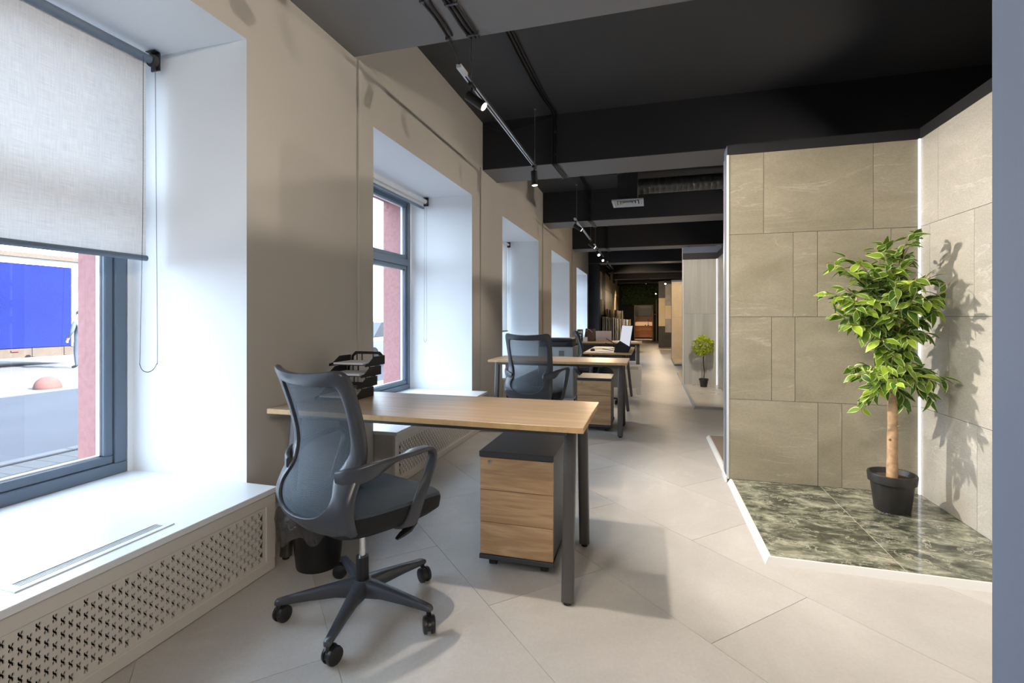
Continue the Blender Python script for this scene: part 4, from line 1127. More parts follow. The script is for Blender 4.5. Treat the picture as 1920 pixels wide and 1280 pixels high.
# ---- black file stand with pens
t = thing('file_stand', 'black wedge shaped file stand on the corner of the lengthwise desk', 'file stand', (-0.345, 6.42, ZD), 0.0)
for k, y in enumerate((-0.10, -0.03, 0.04, 0.11)):
    pr = [(-0.10, 0.0), (0.075, 0.0), (0.105, 0.055), (-0.035, 0.14), (-0.085, 0.075)]
    MB().loft([[(a, y, b) for a, b in pr], [(a, y + 0.004, b) for a, b in pr]]).build('divider', M['plastic2'], t)
MB().box(-0.10, 0.085, -0.10, 0.114, 0.0, 0.006).build('base_plate', M['plastic2'], t)
MB().loft([[(-0.085, y, 0.075), (-0.035, y, 0.14), (-0.031, y, 0.138), (-0.081, y, 0.073)] for y in (-0.10, 0.114)]).build('rest_plate', M['plastic2'], t)
for k, (p, q) in enumerate((((-0.20, -0.075, 0.175), (-0.055, -0.075, 0.09)), ((-0.215, 0.0, 0.115), (-0.085, 0.0, 0.055)))):
    tag(MB().cyl(p, q, 0.005, n=8).build('pencil', M['plastic2'], None, smooth=True, loc=(-0.345, 6.42, ZD)), ('upper' if k == 0 else 'lower') + ' dark pencil sticking out of the black file stand', 'pencil')
for k, (x, y, a, lab) in enumerate(((-0.58, 6.46, 0.2, 'white paper sheet beside the computer mouse'), (-0.69, 7.05, -0.1, 'white paper sheet beside the open laptop'))):
    o = tag(MB().bbox(-0.105, 0.105, -0.148, 0.148, 0, 0.002, b=0.0005, seg=1).build('paper_sheet', M['paper'], None, loc=(x, y, ZD)), lab, 'paper'); o.rotation_euler.z = a
t = tag(MB().loft([[(0.032 * c * math.cos(a), 0.055 * c * math.sin(a), z) for a in [2 * PI * q / 20 for q in range(20)]] for c, z in ((0.9, 0), (1, 0.008), (0.85, 0.024), (0.4, 0.033), (0.05, 0.035))]).build('computer_mouse', M['graph'], None, smooth=True, loc=(-0.74, 6.56, ZD)), 'dark computer mouse on the lengthwise desk', 'mouse')
for k, (x, y, a, lab) in enumerate(((-0.33, 9.25, 0.1, 'flat white papers at the free end of the farthest desk'), (-0.52, 9.3, -0.2, 'flat grey papers next to the rose laptop'))):
    o = tag(MB().bbox(-0.11, 0.11, -0.15, 0.15, 0, 0.004 + 0.004 * k, b=0.0005, seg=1).build('paper_stack', M['paper'], None, loc=(x, y, ZD)), lab, 'papers'); o.rotation_euler.z = a
# ---- brown bag on the farthest desk
t = thing('handbag', 'slouchy brown leather bag standing on the farthest desk', 'bag', (-1.10, 9.36, ZD))
lp = []
for z, w, d in ((0.0, 0.10, 0.06), (0.02, 0.118, 0.07), (0.10, 0.112, 0.062), (0.17, 0.095, 0.04), (0.205, 0.09, 0.018), (0.21, 0.08, 0.01)):
    lp.append([(w * math.copysign(abs(math.cos(a)) ** .6, math.cos(a)) * (1 + .05 * math.sin(3 * a)), d * math.copysign(abs(math.sin(a)) ** .6, math.sin(a)), z + (0.03 * abs(math.cos(a)) if z > 0.16 else 0)) for a in [2 * PI * q / 28 for q in range(28)]])
MB().loft(lp).build('bag_body', M['leather'], t, smooth=True)
for y in (-0.03, 0.03):
    MB().tube(smooth_path([(-0.06, y, 0.16), (-0.055, y * 1.3, 0.22), (-0.01, y * 1.5, 0.215), (0.03, y * 1.4, 0.18), (0.055, y, 0.15)], 5), 0.006, n=8).build('handle', M['board2'], t, smooth=True)
# ---- desk calendar with the letters
t = thing('desk_calendar', 'black standing card with white capital letters beside the third chair', 'calendar', (-1.275, 9.20, ZD))
MB().loft([[(-0.055, -0.02, 0), (0.055, -0.02, 0), (0.055, 0.0, 0.225), (-0.055, 0.0, 0.225)], [(-0.055, -0.017, 0), (0.055, -0.017, 0), (0.055, 0.003, 0.225), (-0.055, 0.003, 0.225)]]).build('card', M['plastic2'], t)
MB().loft([[(-0.05, 0.06, 0), (0.05, 0.06, 0), (0.05, 0.003, 0.22), (-0.05, 0.003, 0.22)], [(-0.05, 0.063, 0), (0.05, 0.063, 0), (0.05, 0.006, 0.22), (-0.05, 0.006, 0.22)]]).build('back_leg', M['plastic2'], t)
def text_mesh(s, size, name, mat, parent, loc, rot):
    cu = bpy.data.curves.new(name, 'FONT'); cu.body = s; cu.size = size; cu.extrude = 0.0006; cu.align_x = 'CENTER'; cu.offset = size * 0.02
    o = bpy.data.objects.new('tmp', cu); COL.objects.link(o)
    bpy.context.view_layer.update()
    me = bpy.data.meshes.new_from_object(o.evaluated_get(bpy.context.evaluated_depsgraph_get())); me.name = name
    bpy.data.objects.remove(o)
    me.materials.clear(); me.materials.append(mat)
    q = bpy.data.objects.new(name, me); COL.objects.link(q); q.parent = parent; q.location = loc; q.rotation_euler = rot
    return q
for s, z, sz in (('MI', 0.150, 0.075), ('M', 0.095, 0.06), ('N', 0.05, 0.05)):
    text_mesh(s, sz, 'lettering', M['white'], t, (0.005, -0.0215 + 0.0889 * z, z), (PI / 2 - 0.089, 0, 0))
t = thing('paper_cube', 'small white memo box with a pen beside the lettered card', 'memo box', (-1.175, 9.18, ZD))
MB().bbox(-0.04, 0.04, -0.04, 0.04, 0, 0.08, b=0.002, seg=1).build('box', M['paper'], t)
MB().cyl((-0.02, 0, 0.07), (-0.03, 0.01, 0.12), 0.004, n=8).build('pen', M['plastic2'], t)
# ---- light grey cabinet and the printer on it
t = thing('office_cabinet', 'light grey metal cabinet with a small louvred vent under the printer', 'cabinet', (-1.36, 7.42, 0))
MB().bbox(-0.27, 0.27, -0.24, 0.24, 0.0, 0.745, b=0.004, seg=1).build('body', M['greymetal'], t)
MB().bbox(-0.262, 0.262, -0.252, -0.241, 0.03, 0.735, b=0.003, seg=1).build('door', M['greymetal'], t)
for k in range(5): MB().box(0.05, 0.13, -0.256, -0.2525, 0.615 + k * 0.016, 0.623 + k * 0.016).build('vent_louvre', M['graph'], t)
t = thing('printer', 'black flat office printer on the light grey cabinet', 'printer', (-1.36, 7.40, 0.745))
MB().bbox(-0.25, 0.25, -0.20, 0.20, 0.0, 0.085, b=0.012, seg=2).build('body', M['graph'], t, smooth=True)
MB().bbox(-0.25, 0.25, -0.20, 0.20, 0.088, 0.125, b=0.010, seg=2).build('scanner_lid', M['plastic'], t, smooth=True)
MB().loft([[(0.12, -0.21, 0.02), (0.245, -0.21, 0.02), (0.245, -0.201, 0.07), (0.20, -0.201, 0.07)], [(0.12, -0.215, 0.02), (0.245, -0.215, 0.02), (0.245, -0.206, 0.07), (0.20, -0.206, 0.07)]]).build('output_slot', M['plastic2'], t)
# ---- electric convector behind the second desk
t = thing('convector_heater', 'warm grey floor standing convector heater past the second desk', 'heater', (-0.58, 7.76, 0))
MB().bbox(-0.45, 0.45, -0.035, 0.035, 0.10, 0.455, b=0.010, seg=2).build('casing', M['heater'], t, smooth=True)
for x in (-0.41, 0.41): MB().bbox(x - 0.035, x + 0.035, -0.05, 0.05, 0.0, 0.11, b=0.004, seg=1).build('foot', M['heater'], t)
for k in range(6):
    x0 = -0.41 + k * 0.138
    for q in range(3): MB().box(x0, x0 + 0.125, -0.0362, -0.0345, 0.385 + q * 0.016, 0.394 + q * 0.016).build('air_slot', M['board4'], t)

# ================================================================== PLANTS
def leaf_mesh(name, L, W, bend, fold):
    vs, fs, uvs = [], [], []
    n = 7
    for i in range(n + 1):
        u = i / n
        w = W * math.sin(PI * min(1, u ** 0.8)) * (1 - 0.25 * u) if 0 < i < n else 0.0006
        z = -bend * u * u * L
        for q in (-1, 0, 1):
            vs.append((u * L, q * w, z + fold * abs(q) * w)); uvs.append((u, abs(q)))
    for i in range(n):
        for q in range(2):
            a = i * 3 + q; fs.append((a, a + 3, a + 4, a + 1))
    me = bpy.data.meshes.new(name); me.from_pydata(vs, [], fs); me.materials.append(M['leaf'])
    ul = me.uv_layers.new(name='UVMap')
    for lp in me.loops: ul.data[lp.index].uv = uvs[lp.vertex_index]
    for p in me.polygons: p.use_smooth = True
    return me
def from_px(u, v, y):
    """helper used while drafting the crown outline: picture position at depth y -> place in the room"""
    a, b = (u - 960) / 912.0, -(v - 596) / 912.0
    th = math.atan(259 / 912.0); dx, dy = a * math.cos(th) - math.sin(th), a * math.sin(th) + math.cos(th)
    k = y / dy
    return Vector((dx * k, y, CAM_H + b * k))
TX, TY = 1.392, 3.42
tree = thing('ficus_tree', 'tall artificial ficus with variegated leaves in a black pot on marble', 'potted tree', (TX, TY, 0.030))
T0 = Vector((TX, TY, 0.030))
pot = MB().lathe([(0.0, 0.0), (0.086, 0.0), (0.090, 0.006), (0.108, 0.165), (0.120, 0.170), (0.124, 0.215), (0.121, 0.222), (0.113, 0.221), (0.100, 0.19), (0.0, 0.19)], n=48).build('pot', M['pot'], tree, smooth=True)
MB().lathe([(0.0, 0.195), (0.06, 0.197), (0.102, 0.192), (0.102, 0.188), (0.0, 0.188)], n=32).build('soil', M['soil'], pot, smooth=True)
tr = MB()
tr.tube(smooth_path([(0.0, 0, 0.19), (0.001, 0.0, 0.3), (0.004, 0.004, 0.45), (0.002, 0.0, 0.6), (-0.004, 0.002, 0.70)], 4), [0.029] * 4 + [0.027] * 5 + [0.025] * 4 + [0.023] * 4, n=16)
for z, a in ((0.33, 0.4), (0.50, -0.6), (0.42, -2.4)): tr.cyl((0.018 * math.cos(a), 0.018 * math.sin(a), z), (0.036 * math.cos(a), 0.036 * math.sin(a), z + 0.008), 0.007, 0.004, n=8)
tr.build('trunk', M['bark'], tree, smooth=True)
rl = random.Random(21)
# (start height, tip as seen on the photograph, depth offset)
tips = [(1.25, 1728, 428, 0.0), (1.2, 1705, 440, -0.05), (1.15, 1552, 492, -0.10), (1.12, 1585, 480, 0.05), (1.1, 1640, 462, -0.02), (1.1, 1660, 455, 0.12), (1.05, 1548, 546, -0.12), (1.05, 1580, 540, 0.06),
        (1.0, 1562, 590, -0.08), (1.0, 1600, 600, 0.08), (1.1, 1700, 480, 0.10), (1.1, 1745, 520, -0.06), (1.05, 1770, 548, -0.05), (1.0, 1760, 580, -0.10), (1.0, 1735, 600, 0.10), (1.0, 1630, 560, -0.20),
        (1.05, 1680, 530, -0.24), (1.0, 1715, 560, -0.2), (0.95, 1620, 620, -0.1), (0.95, 1650, 640, -0.18), (0.95, 1705, 640, -0.16), (0.95, 1740, 625, -0.05), (0.9, 1690, 650, 0.05), (1.1, 1640, 520, -0.1), (1.1, 1690, 500, -0.12), (1.0, 1665, 590, -0.22), (1.0, 1640, 600, 0.15), (1.0, 1700, 600, 0.12),
        (0.76, 1592, 692, -0.05), (0.74, 1612, 770, -0.10), (0.74, 1640, 720, 0.08), (0.76, 1630, 700, -0.15), (0.76, 1660, 690, -0.22), (0.76, 1700, 690, -0.2), (0.74, 1745, 700, -0.06), (0.76, 1772, 712, -0.08), (0.73, 1752, 750, -0.05), (0.73, 1700, 760, 0.05), (0.74, 1680, 720, -0.24), (0.76, 1720, 720, -0.15), (0.78, 1650, 680, 0.1), (0.78, 1720, 690, 0.08), (0.9, 1650, 662, -0.12), (0.9, 1705, 668, -0.12), (0.85, 1675, 672, -0.2), (1.15, 1575, 500, -0.15), (1.15, 1610, 490, -0.12), (1.05, 1575, 555, -0.18), (1.05, 1600, 575, -0.2), (1.0, 1590, 610, -0.15), (1.15, 1660, 480, -0.15), (1.1, 1720, 520, -0.18), (1.05, 1745, 560, -0.12), (0.76, 1605, 705, -0.18), (0.74, 1625, 745, -0.15), (0.76, 1755, 715, -0.14)]
stems = MB()
for k in range(5):
    a = k * 1.26
    stems.tube(smooth_path([(0.006 * math.cos(a), 0.006 * math.sin(a), 0.66), (0.03 * math.cos(a), 0.03 * math.sin(a), 0.80), (0.045 * math.cos(a + .4), 0.045 * math.sin(a + .4), 1.0), (0.05 * math.cos(a + .8), 0.05 * math.sin(a + .8), 1.22)], 4), 0.006, n=6)
placed = []
for (zs, u, v, dy) in tips:
    tip = from_px(u, v, TY + dy) - T0
    st = Vector((rl.uniform(-.03, .03), rl.uniform(-.03, .03), zs - 0.03))
    mid = st.lerp(tip, 0.55) + Vector((0, 0, 0.05 + 0.03 * rl.random()))
    P = smooth_path([st, st.lerp(mid, .5) + Vector((0, 0, .02)), mid, tip], 5)
    stems.tube(P, 0.0028, n=5)
    n = 21 if zs > 0.9 else 17
    for q in range(n):
        f = min(1.0, 0.30 + 0.70 * ((q + rl.random() * .8) / n) ** 0.8)
        i = min(len(P) - 2, int(f * (len(P) - 1))); p = P[i].lerp(P[i + 1], f * (len(P) - 1) - i) if f < 1 else P[-1]
        d = (P[i + 1] - P[i]).normalized()
        side = Vector((rl.gauss(0, 1), rl.gauss(0, 1), rl.gauss(0, .55))).normalized()
        dirv = (d * 0.7 + side * 0.9 + Vector((0, 0, -0.35 if f > .6 else 0.0))).normalized()
        placed.append((p + side * 0.008, dirv, rl.uniform(0.064, 0.096)))
# side sprays that stand out toward the right wall
for (u, v) in ((1788, 545), (1778, 528), (1795, 560)):
    p = from_px(u, v, TY + 0.02) - T0
    placed.append((p, Vector((0.6, 0.0, -0.5)).normalized(), 0.06))
stems.build('branches', M['twig'], tree, smooth=True)
LM = [leaf_mesh('leaf', 1.0, 0.26 + .02 * k, 0.16 + 0.12 * k, 0.25 - .1 * k) for k in range(4)]
rest = MB()
ordered = sorted(placed, key=lambda r: r[0].y)
for k, (p, d, L) in enumerate(ordered):
    wp = p + T0
    if wp.x + d.x * L > 1.672: d = Vector((-abs(d.x) * .3, d.y, d.z)).normalized(); p = Vector((min(p.x, 1.655 - TX), p.y, p.z))
    if wp.y + d.y * L > YP - 0.02: d = Vector((d.x, -abs(d.y), d.z)).normalized()
    if p.y + TY > YP - 0.03: p = Vector((p.x, YP - 0.03 - TY, p.z))
    up = Vector((rl.gauss(0, .45), rl.gauss(0, .45) - .35, 1)).normalized()
    yv = up.cross(d).normalized(); zv = d.cross(yv)
    mat = Matrix((d, yv, zv)).transposed().to_4x4()
    if k < 300:
        o = bpy.data.objects.new('leaf', LM[k % 4]); COL.objects.link(o); o.parent = tree
        o.matrix_local = Matrix.Translation(p) @ mat @ Matrix.Scale(L, 4)
    else:
        me = LM[k % 4]
        X = Matrix.Translation(p) @ mat @ Matrix.Scale(L, 4)
        rest.add([X @ v.co for v in me.vertices], [list(q.vertices) for q in me.polygons])
if rest.v:
    o = rest.build('foliage', M['leaf'], tree, smooth=True, angle=3); o['kind'] = 'stuff'
    ul = o.data.uv_layers.new(name='UVMap')
    for lp in o.data.loops: ul.data[lp.index].uv = (0.5, (lp.vertex_index % 3 != 1) * 1.0)

# ---- small topiary in the second alcove
t = thing('topiary_tree', 'small lime green ball topiary in a dark pot in the grey alcove', 'potted tree', (0.86, 8.68, 0.0315))
MB().lathe([(0.0, 0.0), (0.052, 0.0), (0.068, 0.105), (0.075, 0.107), (0.077, 0.135), (0.070, 0.136), (0.064, 0.12), (0.0, 0.118)], n=28).build('pot', M['pot'], t, smooth=True)
MB().tube(smooth_path([(0, 0, 0.12), (0.008, 0, 0.25), (-0.004, 0, 0.40), (0.002, 0, 0.60)], 5), 0.008, n=8).build('trunk', M['soil'], t, smooth=True)
fo = MB(); rt = random.Random(8)
for k in range(1250):
    v = Vector((rt.gauss(0, 1), rt.gauss(0, 1), rt.gauss(0, 1))).normalized()
    r = 0.165 * (0.55 + 0.45 * rt.random() ** .5) * (1 + 0.12 * math.sin(5 * v.x + 3 * v.z))
    c = Vector((0, 0, 0.685)) + v * r; c.z = 0.685 + (c.z - 0.685) * 0.9
    d = (v + Vector((rt.gauss(0, .6), rt.gauss(0, .6), rt.gauss(0, .6)))).normalized(); s = d.cross(Vector((0.3, 0.2, 1))).normalized()
    L = rt.uniform(0.030, 0.050)
    fo.add([c, c + d * L * .5 + s * L * .3, c + d * L, c + d * L * .5 - s * L * .3], [(0, 1, 2, 3)])
o = fo.build('foliage', M['leaf2'], t); o['kind'] = 'stuff'

# ---- ivy over the far doorway
iv = MB(); rt = random.Random(4)
for k in range(2600):
    x = rt.uniform(-1.40, 0.75); z = 1.92 + abs(rt.gauss(0, .5)) + (0.25 if x > .2 else 0) * -rt.random() * 2
    if z > 2.85 or z < 1.45: continue
    c = Vector((x, Y1 - 0.16 - 0.22 * rt.random(), z)); d = Vector((rt.gauss(0, .5), rt.gauss(-.3, .5), rt.gauss(-.6, .5))).normalized(); s = d.cross(Vector((0.2, 1, 0.1))).normalized(); L = rt.uniform(.05, .10)
    iv.add([c, c + d * L * .5 + s * L * .32, c + d * L, c + d * L * .5 - s * L * .32], [(0, 1, 2, 3)])
tag(iv.build('ivy', M['ivy'], None), 'dark hanging ivy foliage above the far doorway', 'ivy', kind='stuff')

tag(MB().box(-1.4, 0.75, Y1 - 0.40, Y1 - 0.001, 2.86, 2.885).build('ivy_shelf', M['blackwall'], None), 'thin black shelf carrying the ivy above the far doorway', 'shelf')

# ================================================================== SAMPLE RACKS AND KITCHEN AT THE FAR END
def rack(y0, depth, x0, x1, top, nb, label, mats, slope, tagtxt):
    t = thing('sample_rack', label, 'rack', ((x0 + x1) / 2, y0, 0))
    w = (x1 - x0) / 2
    MB().box(-w, w, 0, depth, 0.0, 0.12).build('rack_base', M['blackwall'], t)
    MB().box(-w, w, depth - 0.02, depth, 0.12, top * 0.8).build('rack_back', M['blackwall'], t)
    for x in (-w, w - 0.02): MB().box(x, x + 0.02, 0.0, depth, 0.12, top * 0.45).build('rack_side', M['blackwall'], t)
    rb = random.Random(nb)
    for k in range(nb):
        x = x0 + 0.04 + (x1 - x0 - 0.08) * k / (nb - 1); h = top - slope * k / nb - 0.12 + rb.uniform(-.015, .015); ln = rb.uniform(-.012, .02)
        m = MB().loft([[(-0.008, 0, 0), (0.008, 0, 0), (0.008, depth - .05, 0), (-0.008, depth - .05, 0)], [(-0.008 + ln, 0.02, h), (0.008 + ln, 0.02, h), (0.008 + ln, depth - .05, h), (-0.008 + ln, depth - .05, h)]])
        tag(m.build('sample_board', M[mats[k % len(mats)]], None, loc=(x, y0 + 0.01, 0.12)), '%s standing upright in the %s rack' % ({'whitealu': 'white edged sample board', 'board1': 'beige sample board', 'board2': 'tan sample board', 'board4': 'grey sample board', 'leather': 'dark brown sample board'}[mats[k % len(mats)]], tagtxt), 'sample board', 'sample boards in the %s rack' % tagtxt)
rack(16.0, 0.8, -1.52, -0.60, 1.22, 16, 'low black rack of upright tile sample boards along the display wall', ['whitealu', 'board1', 'whitealu', 'board2', 'board1', 'board4'], 0.10, 'front')
rack(17.3, 0.8, -1.52, -0.88, 1.50, 12, 'taller black rack of brown sample boards behind the low rack', ['board2', 'board1', 'leather', 'board4'], 0.08, 'rear')
t = thing('kitchen_unit', 'red brown kitchen base unit seen through the far doorway', 'kitchen unit', (-0.3, Y1 + 2.7, 0))
MB().box(-1.0, 1.1, -0.28, 0.29, 0.08, 0.70).build('body', M['redwood'], t)
MB().box(-1.02, 1.12, -0.31, 0.29, 0.70, 0.735).build('worktop', M['leather'], t)
for k in range(3):
    for q in range(2): MB().box(-0.98 + k * .69, -0.98 + k * .69 + .68, -0.30, -0.281, 0.09 + q * .305, 0.09 + q * .305 + .298).build('drawer', M['redwood'], t)
t = thing('wall_cabinet', 'dark wall cabinet above the kitchen splashback', 'wall cabinet', (-0.3, Y1 + 2.84, 1.27))
MB().box(-1.0, 1.1, -0.14, 0.158, 0, 0.9).build('body', M['anthracite'], t)
for k in range(3): MB().box(-0.98 + k * .69, -0.98 + k * .69 + .68, -0.16, -0.141, 0.005, 0.895).build('door', M['plastic2'], t)
t = thing('kitchen_tap', 'slim black kitchen tap on the red brown unit', 'tap', (-0.11, Y1 + 2.75, 0.735))
MB().cyl((0, 0, 0), (0, 0, 0.05), 0.03, 0.025, n=14).build('tap_body', M['plastic2'], t, smooth=True)
MB().tube(smooth_path([(0, 0, 0.05), (0, 0, 0.28), (0, -0.05, 0.36), (0, -0.13, 0.35), (0, -0.15, 0.29)], 5), 0.013, n=10).build('spout', M['plastic2'], t, smooth=True)
MB().cyl((-0.15, 0, 0), (-0.15, 0, 0.06), 0.03, n=14).build('handle', M['plastic2'], t, smooth=True)
t = thing('wooden_post', 'slim pale wooden post with a shelf beside the far doorway', 'post', (0.30, 25.3, 0))
MB().box(-0.02, 0.02, -0.02, 0.02, 0, 2.1).build('upright', M['board2'], t)
MB().box(-0.10, 0.02, -0.05, 0.05, 1.35, 1.38).build('shelf', M['board2'], t)

# ================================================================== OUTSIDE THE WINDOWS
ZG = -0.4
struct(MB().box(-90, XO, -40, 90, ZG - 0.2, ZG).build('ground', M['asphalt']))
pv = struct(MB().box(-6.35, XO - 0.002, -2, 14, ZG, ZG + 0.045).build('pavement', M['grout']))
pm = MB().bbox(-0.197, 0.197, -0.097, 0.097, 0, 0.02, b=0.004, seg=1).build('paver', M['paver'], pv, loc=(-6.12, 1.3, ZG + 0.045))
for i in range(8):
    for j in range(24):
        if i == 0 and j == 0: continue
        o = bpy.data.objects.new('paver', pm.data); COL.objects.link(o); o.parent = pv
        o.location = (-6.12 + i * 0.4, 1.3 + j * 0.2 + (0.1 if i % 2 else 0), ZG + 0.045)
kb = struct(MB().box(-6.52, -6.36, -2, 1.0, ZG, ZG + 0.075).build('kerb', M['kerb']))
for k in range(9): MB().bbox(-6.52, -6.36, 1.0 + k, 1.99 + k, ZG, ZG + 0.075, b=0.01, seg=1).build('kerb_stone', M['kerb'], kb)
# ---- parked truck
XTR = -19.4
t = thing('truck', 'parked truck with blue tarpaulin sides beyond the first window', 'truck', (XTR - 1.25, 12.2, ZG))
bx = MB().bbox(-1.25, 1.25, -8.2, 0, 0.60, 3.32, b=0.02, seg=1).build('cargo_box', M['bluetarp'], t)
for y in (-0.06, -2.1, -4.15, -6.2): MB().box(1.245, 1.262, y - 0.03, y + 0.05, 0.60, 3.34).build('post', M['whitealu'] if y > -1 else M['bluetarp'], bx)
MB().box(-1.27, 1.27, -8.22, 0.02, 3.32, 3.40).build('roof_rail', M['whitealu'], bx)
MB().box(-1.0, 1.22, -8.2, -0.02, 0.30, 0.595).build('chassis', M['chassis'], t)
for k in range(9): MB().box(1.22, 1.25, -0.3 - k * .9, -0.24 - k * .9, 0.32, 0.60).build('side_strut', M['chassis'], t)
for y in (-3.1, -4.3, -7.0):
    w = MB().cyl((0.95, y, 0.47), (1.22, y, 0.47), 0.47, n=32); w.cyl((1.22, y, 0.47), (1.235, y, 0.47), 0.25, n=24)
    w.build('wheel', M['tyre'], t, smooth=True)
    MB().cyl((-0.95, y, 0.47), (-1.22, y, 0.47), 0.47, n=32).build('wheel', M['tyre'], t, smooth=True)
MB().box(1.251, 1.262, -1.75, -1.55, 0.50, 0.56).build('reflector', M['dome'], t)
cb = MB().bbox(-1.2, 1.2, -10.6, -8.4, 0.4, 2.9, b=0.1, seg=2).build('cab', M['white'], t, smooth=True)
MB().box(1.195, 1.21, -10.2, -9.0, 1.7, 2.5).build('cab_window', M['graph'], cb)
# ---- concrete hemisphere bollards
for k, (x, y) in enumerate(((-13.0, 7.65), (-12.2, 10.6))):
    h = [(0.24, 0.0), (0.245, 0.03)] + [(0.24 * math.cos(a), 0.03 + 0.24 * math.sin(a)) for a in [PI / 2 * q / 10 for q in range(1, 10)]] + [(0.004, 0.27)]
    tag(MB().lathe(h, n=32).build('bollard', M['dome'], None, smooth=True, loc=(x, y, ZG)), 'faded red dome bollard %s' % ('on the street in front of the blue truck' if k == 0 else 'on the street beyond the second window'), 'bollard')
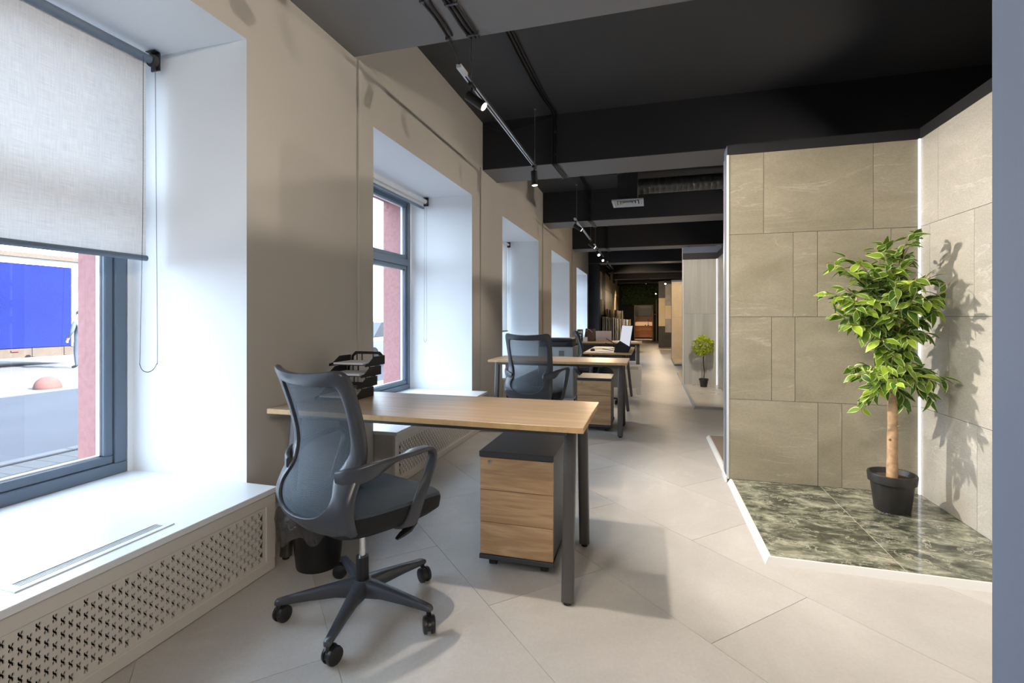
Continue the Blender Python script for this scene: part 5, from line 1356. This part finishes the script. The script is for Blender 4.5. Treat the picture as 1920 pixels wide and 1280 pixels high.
# ---- standing person by the truck
def person(loc, rz, label):
    t = thing('person', label, 'person', loc, rz)
    J = {'pelvis': (0, 0, 0.95), 'waist': (0, 0.01, 1.10), 'chest': (0, 0.0, 1.32), 'neck': (0, -0.01, 1.50), 'head0': (0, 0.02, 1.60), 'head1': (0, 0.02, 1.72),
         'hl': (-0.10, 0, 0.90), 'kl': (-0.12, 0.02, 0.50), 'al': (-0.13, -0.02, 0.09), 'tl': (-0.14, 0.15, 0.035),
         'hr': (0.10, 0, 0.90), 'kr': (0.12, 0.03, 0.50), 'ar': (0.14, 0.0, 0.09), 'tr': (0.16, 0.17, 0.035),
         'sl': (-0.19, 0, 1.43), 'el': (-0.27, 0.0, 1.14), 'wl': (-0.25, 0.14, 0.95), 'ml': (-0.24, 0.18, 0.90),
         'sr': (0.19, 0, 1.43), 'er': (0.27, 0.0, 1.14), 'wr': (0.25, 0.14, 0.95), 'mr': (0.24, 0.18, 0.90)}
    R = {'pelvis': .15, 'waist': .135, 'chest': .155, 'neck': .058, 'head0': .085, 'head1': .088, 'hl': .10, 'kl': .068, 'al': .045, 'tl': .035, 'hr': .10, 'kr': .068, 'ar': .045, 'tr': .035,
         'sl': .072, 'el': .052, 'wl': .036, 'ml': .034, 'sr': .072, 'er': .052, 'wr': .036, 'mr': .034}
    E = [('pelvis', 'waist'), ('waist', 'chest'), ('chest', 'neck'), ('neck', 'head0'), ('head0', 'head1'), ('pelvis', 'hl'), ('hl', 'kl'), ('kl', 'al'), ('al', 'tl'), ('pelvis', 'hr'), ('hr', 'kr'), ('kr', 'ar'), ('ar', 'tr'),
         ('chest', 'sl'), ('sl', 'el'), ('el', 'wl'), ('wl', 'ml'), ('chest', 'sr'), ('sr', 'er'), ('er', 'wr'), ('wr', 'mr')]
    V = {k: Vector(v) for k, v in J.items()}
    for s in ('l', 'r'):                      # five fingers on each hand
        sg = -1 if s == 'l' else 1
        for f in range(4):
            n0 = 'f%s%d' % (s, f); b = V['m' + s]
            V[n0] = b + Vector((sg * (-0.024 + 0.016 * f), 0.02, -0.05)); R[n0] = 0.010
            V[n0 + 'b'] = V[n0] + Vector((0, -0.012, -0.04 - 0.006 * (1.5 - abs(f - 1.5)))); R[n0 + 'b'] = 0.008
            E += [('m' + s, n0), (n0, n0 + 'b')]
        n0 = 'th' + s; V[n0] = V['m' + s] + Vector((-sg * 0.045, 0.02, -0.025)); R[n0] = 0.011; E.append(('m' + s, n0))
    names = list(V); ix = {k: i for i, k in enumerate(names)}
    me = bpy.data.meshes.new('body'); me.from_pydata([V[k] for k in names], [(ix[a], ix[b]) for a, b in E], [])
    o = bpy.data.objects.new('body', me); COL.objects.link(o); o.parent = t
    sk = o.modifiers.new('skin', 'SKIN'); sk.use_smooth_shade = True
    for i, k in enumerate(names): me.skin_vertices[0].data[i].radius = (R[k], R[k])
    me.skin_vertices[0].data[ix['pelvis']].use_root = True
    sb = o.modifiers.new('sub', 'SUBSURF'); sb.levels = 2; sb.render_levels = 2
    bpy.context.view_layer.update()
    dg = bpy.context.evaluated_depsgraph_get(); nm = bpy.data.meshes.new_from_object(o.evaluated_get(dg)); nm.name = 'body'
    o.modifiers.clear(); o.data = nm
    nm.materials.clear()
    for m in ('skin', 'jacket', 'trouser', 'tyre'): nm.materials.append(M[m])
    for p in nm.polygons:
        c = p.center; a = abs(c.x)
        p.material_index = 0 if c.z > 1.49 or (a > 0.19 and c.z < 0.95) else (3 if c.z < 0.10 else (1 if c.z > 0.93 or a > .2 else 2)); p.use_smooth = True
    hr = MB().loft([[(r * math.cos(a), 0.01 + r * 1.08 * math.sin(a), z) for a in [2 * PI * q / 20 for q in range(20)]] for r, z in ((0.086, 1.685), (0.094, 1.70), (0.095, 1.74), (0.08, 1.785), (0.045, 1.81), (0.005, 1.817))])
    hr.build('hair', M['hair'], t, smooth=True)
    fc = MB().loft([[(0.010, 0.098, 1.645), (-0.010, 0.098, 1.645), (0, 0.098, 1.69)], [(0.004, 0.122, 1.65), (-0.004, 0.122, 1.65), (0, 0.112, 1.68)]]); fc.build('nose', M['skin'], t)
    for x in (-0.033, 0.033): MB().lathe([(0.0, 0), (0.011, 0.003), (0.011, 0.008), (0, 0.011)], c=(x, 0.099, 1.675), n=10).build('eye', M['hair'], t, smooth=True)
    MB().bbox(-0.022, 0.022, 0.094, 0.105, 1.617, 1.624, b=0.002, seg=1).build('mouth', M['dome'], t)
    for x in (-0.09, 0.09): MB().bbox(x - 0.008, x + 0.008, -0.005, 0.03, 1.64, 1.70, b=0.006, seg=1).build('ear', M['skin'], t)
    return t
person((-17.3, 11.05, ZG), math.radians(100), 'person in dark jacket and trousers standing on the street by the truck')
# ---- parked car and pale buildings further off
t = thing('car', 'silver parked car seen through the second window', 'car', (-9.6, 15.4, ZG), math.radians(90))
sec = []
for x, zb, zt, w in ((-2.1, .45, .75, .70), (-1.95, .28, .85, .80), (-1.0, .22, .92, .86), (0.9, .22, .95, .86), (1.9, .28, .98, .82), (2.05, .42, .85, .72)):
    sec.append([(x, -w, zb), (x, w, zb), (x, w, zt - .1), (x, w * .9, zt), (x, -w * .9, zt), (x, -w, zt - .1)])
MB().loft(sec).build('body', M['greymetal'], t, smooth=True, angle=.5)
MB().loft([[(-1.1, -.74, .9), (1.75, -.74, .94), (1.75, .74, .94), (-1.1, .74, .9)], [(-.35, -.6, 1.42), (1.1, -.6, 1.44), (1.1, .6, 1.44), (-.35, .6, 1.42)]]).build('cabin', M['graph'], t)
MB().box(-.33, 1.08, -.59, .59, 1.42, 1.455).build('roof', M['greymetal'], t)
for x in (-1.3, 1.3):
    for y in (-.8, .8): MB().cyl((x, y - .1, .31), (x, y + .1, .31), .31, n=24).build('wheel', M['tyre'], t, smooth=True)
t = thing('apartment_building', 'pale apartment building far across the street', 'building', (-60, 50, ZG))
MB().box(-6, 6, -22, 25, 0, 7).build('wall', M['cream'], t)
MB().box(-6.5, 6.5, -22.5, 25.5, 7, 7.4).build('roof', M['chassis'], t)
for k in range(14):
    for q in range(2): MB().box(5.98, 6.05, -20 + k * 3.2, -18.6 + k * 3.2, 1 + q * 3, 2.6 + q * 3).build('window', M['graph'], t)
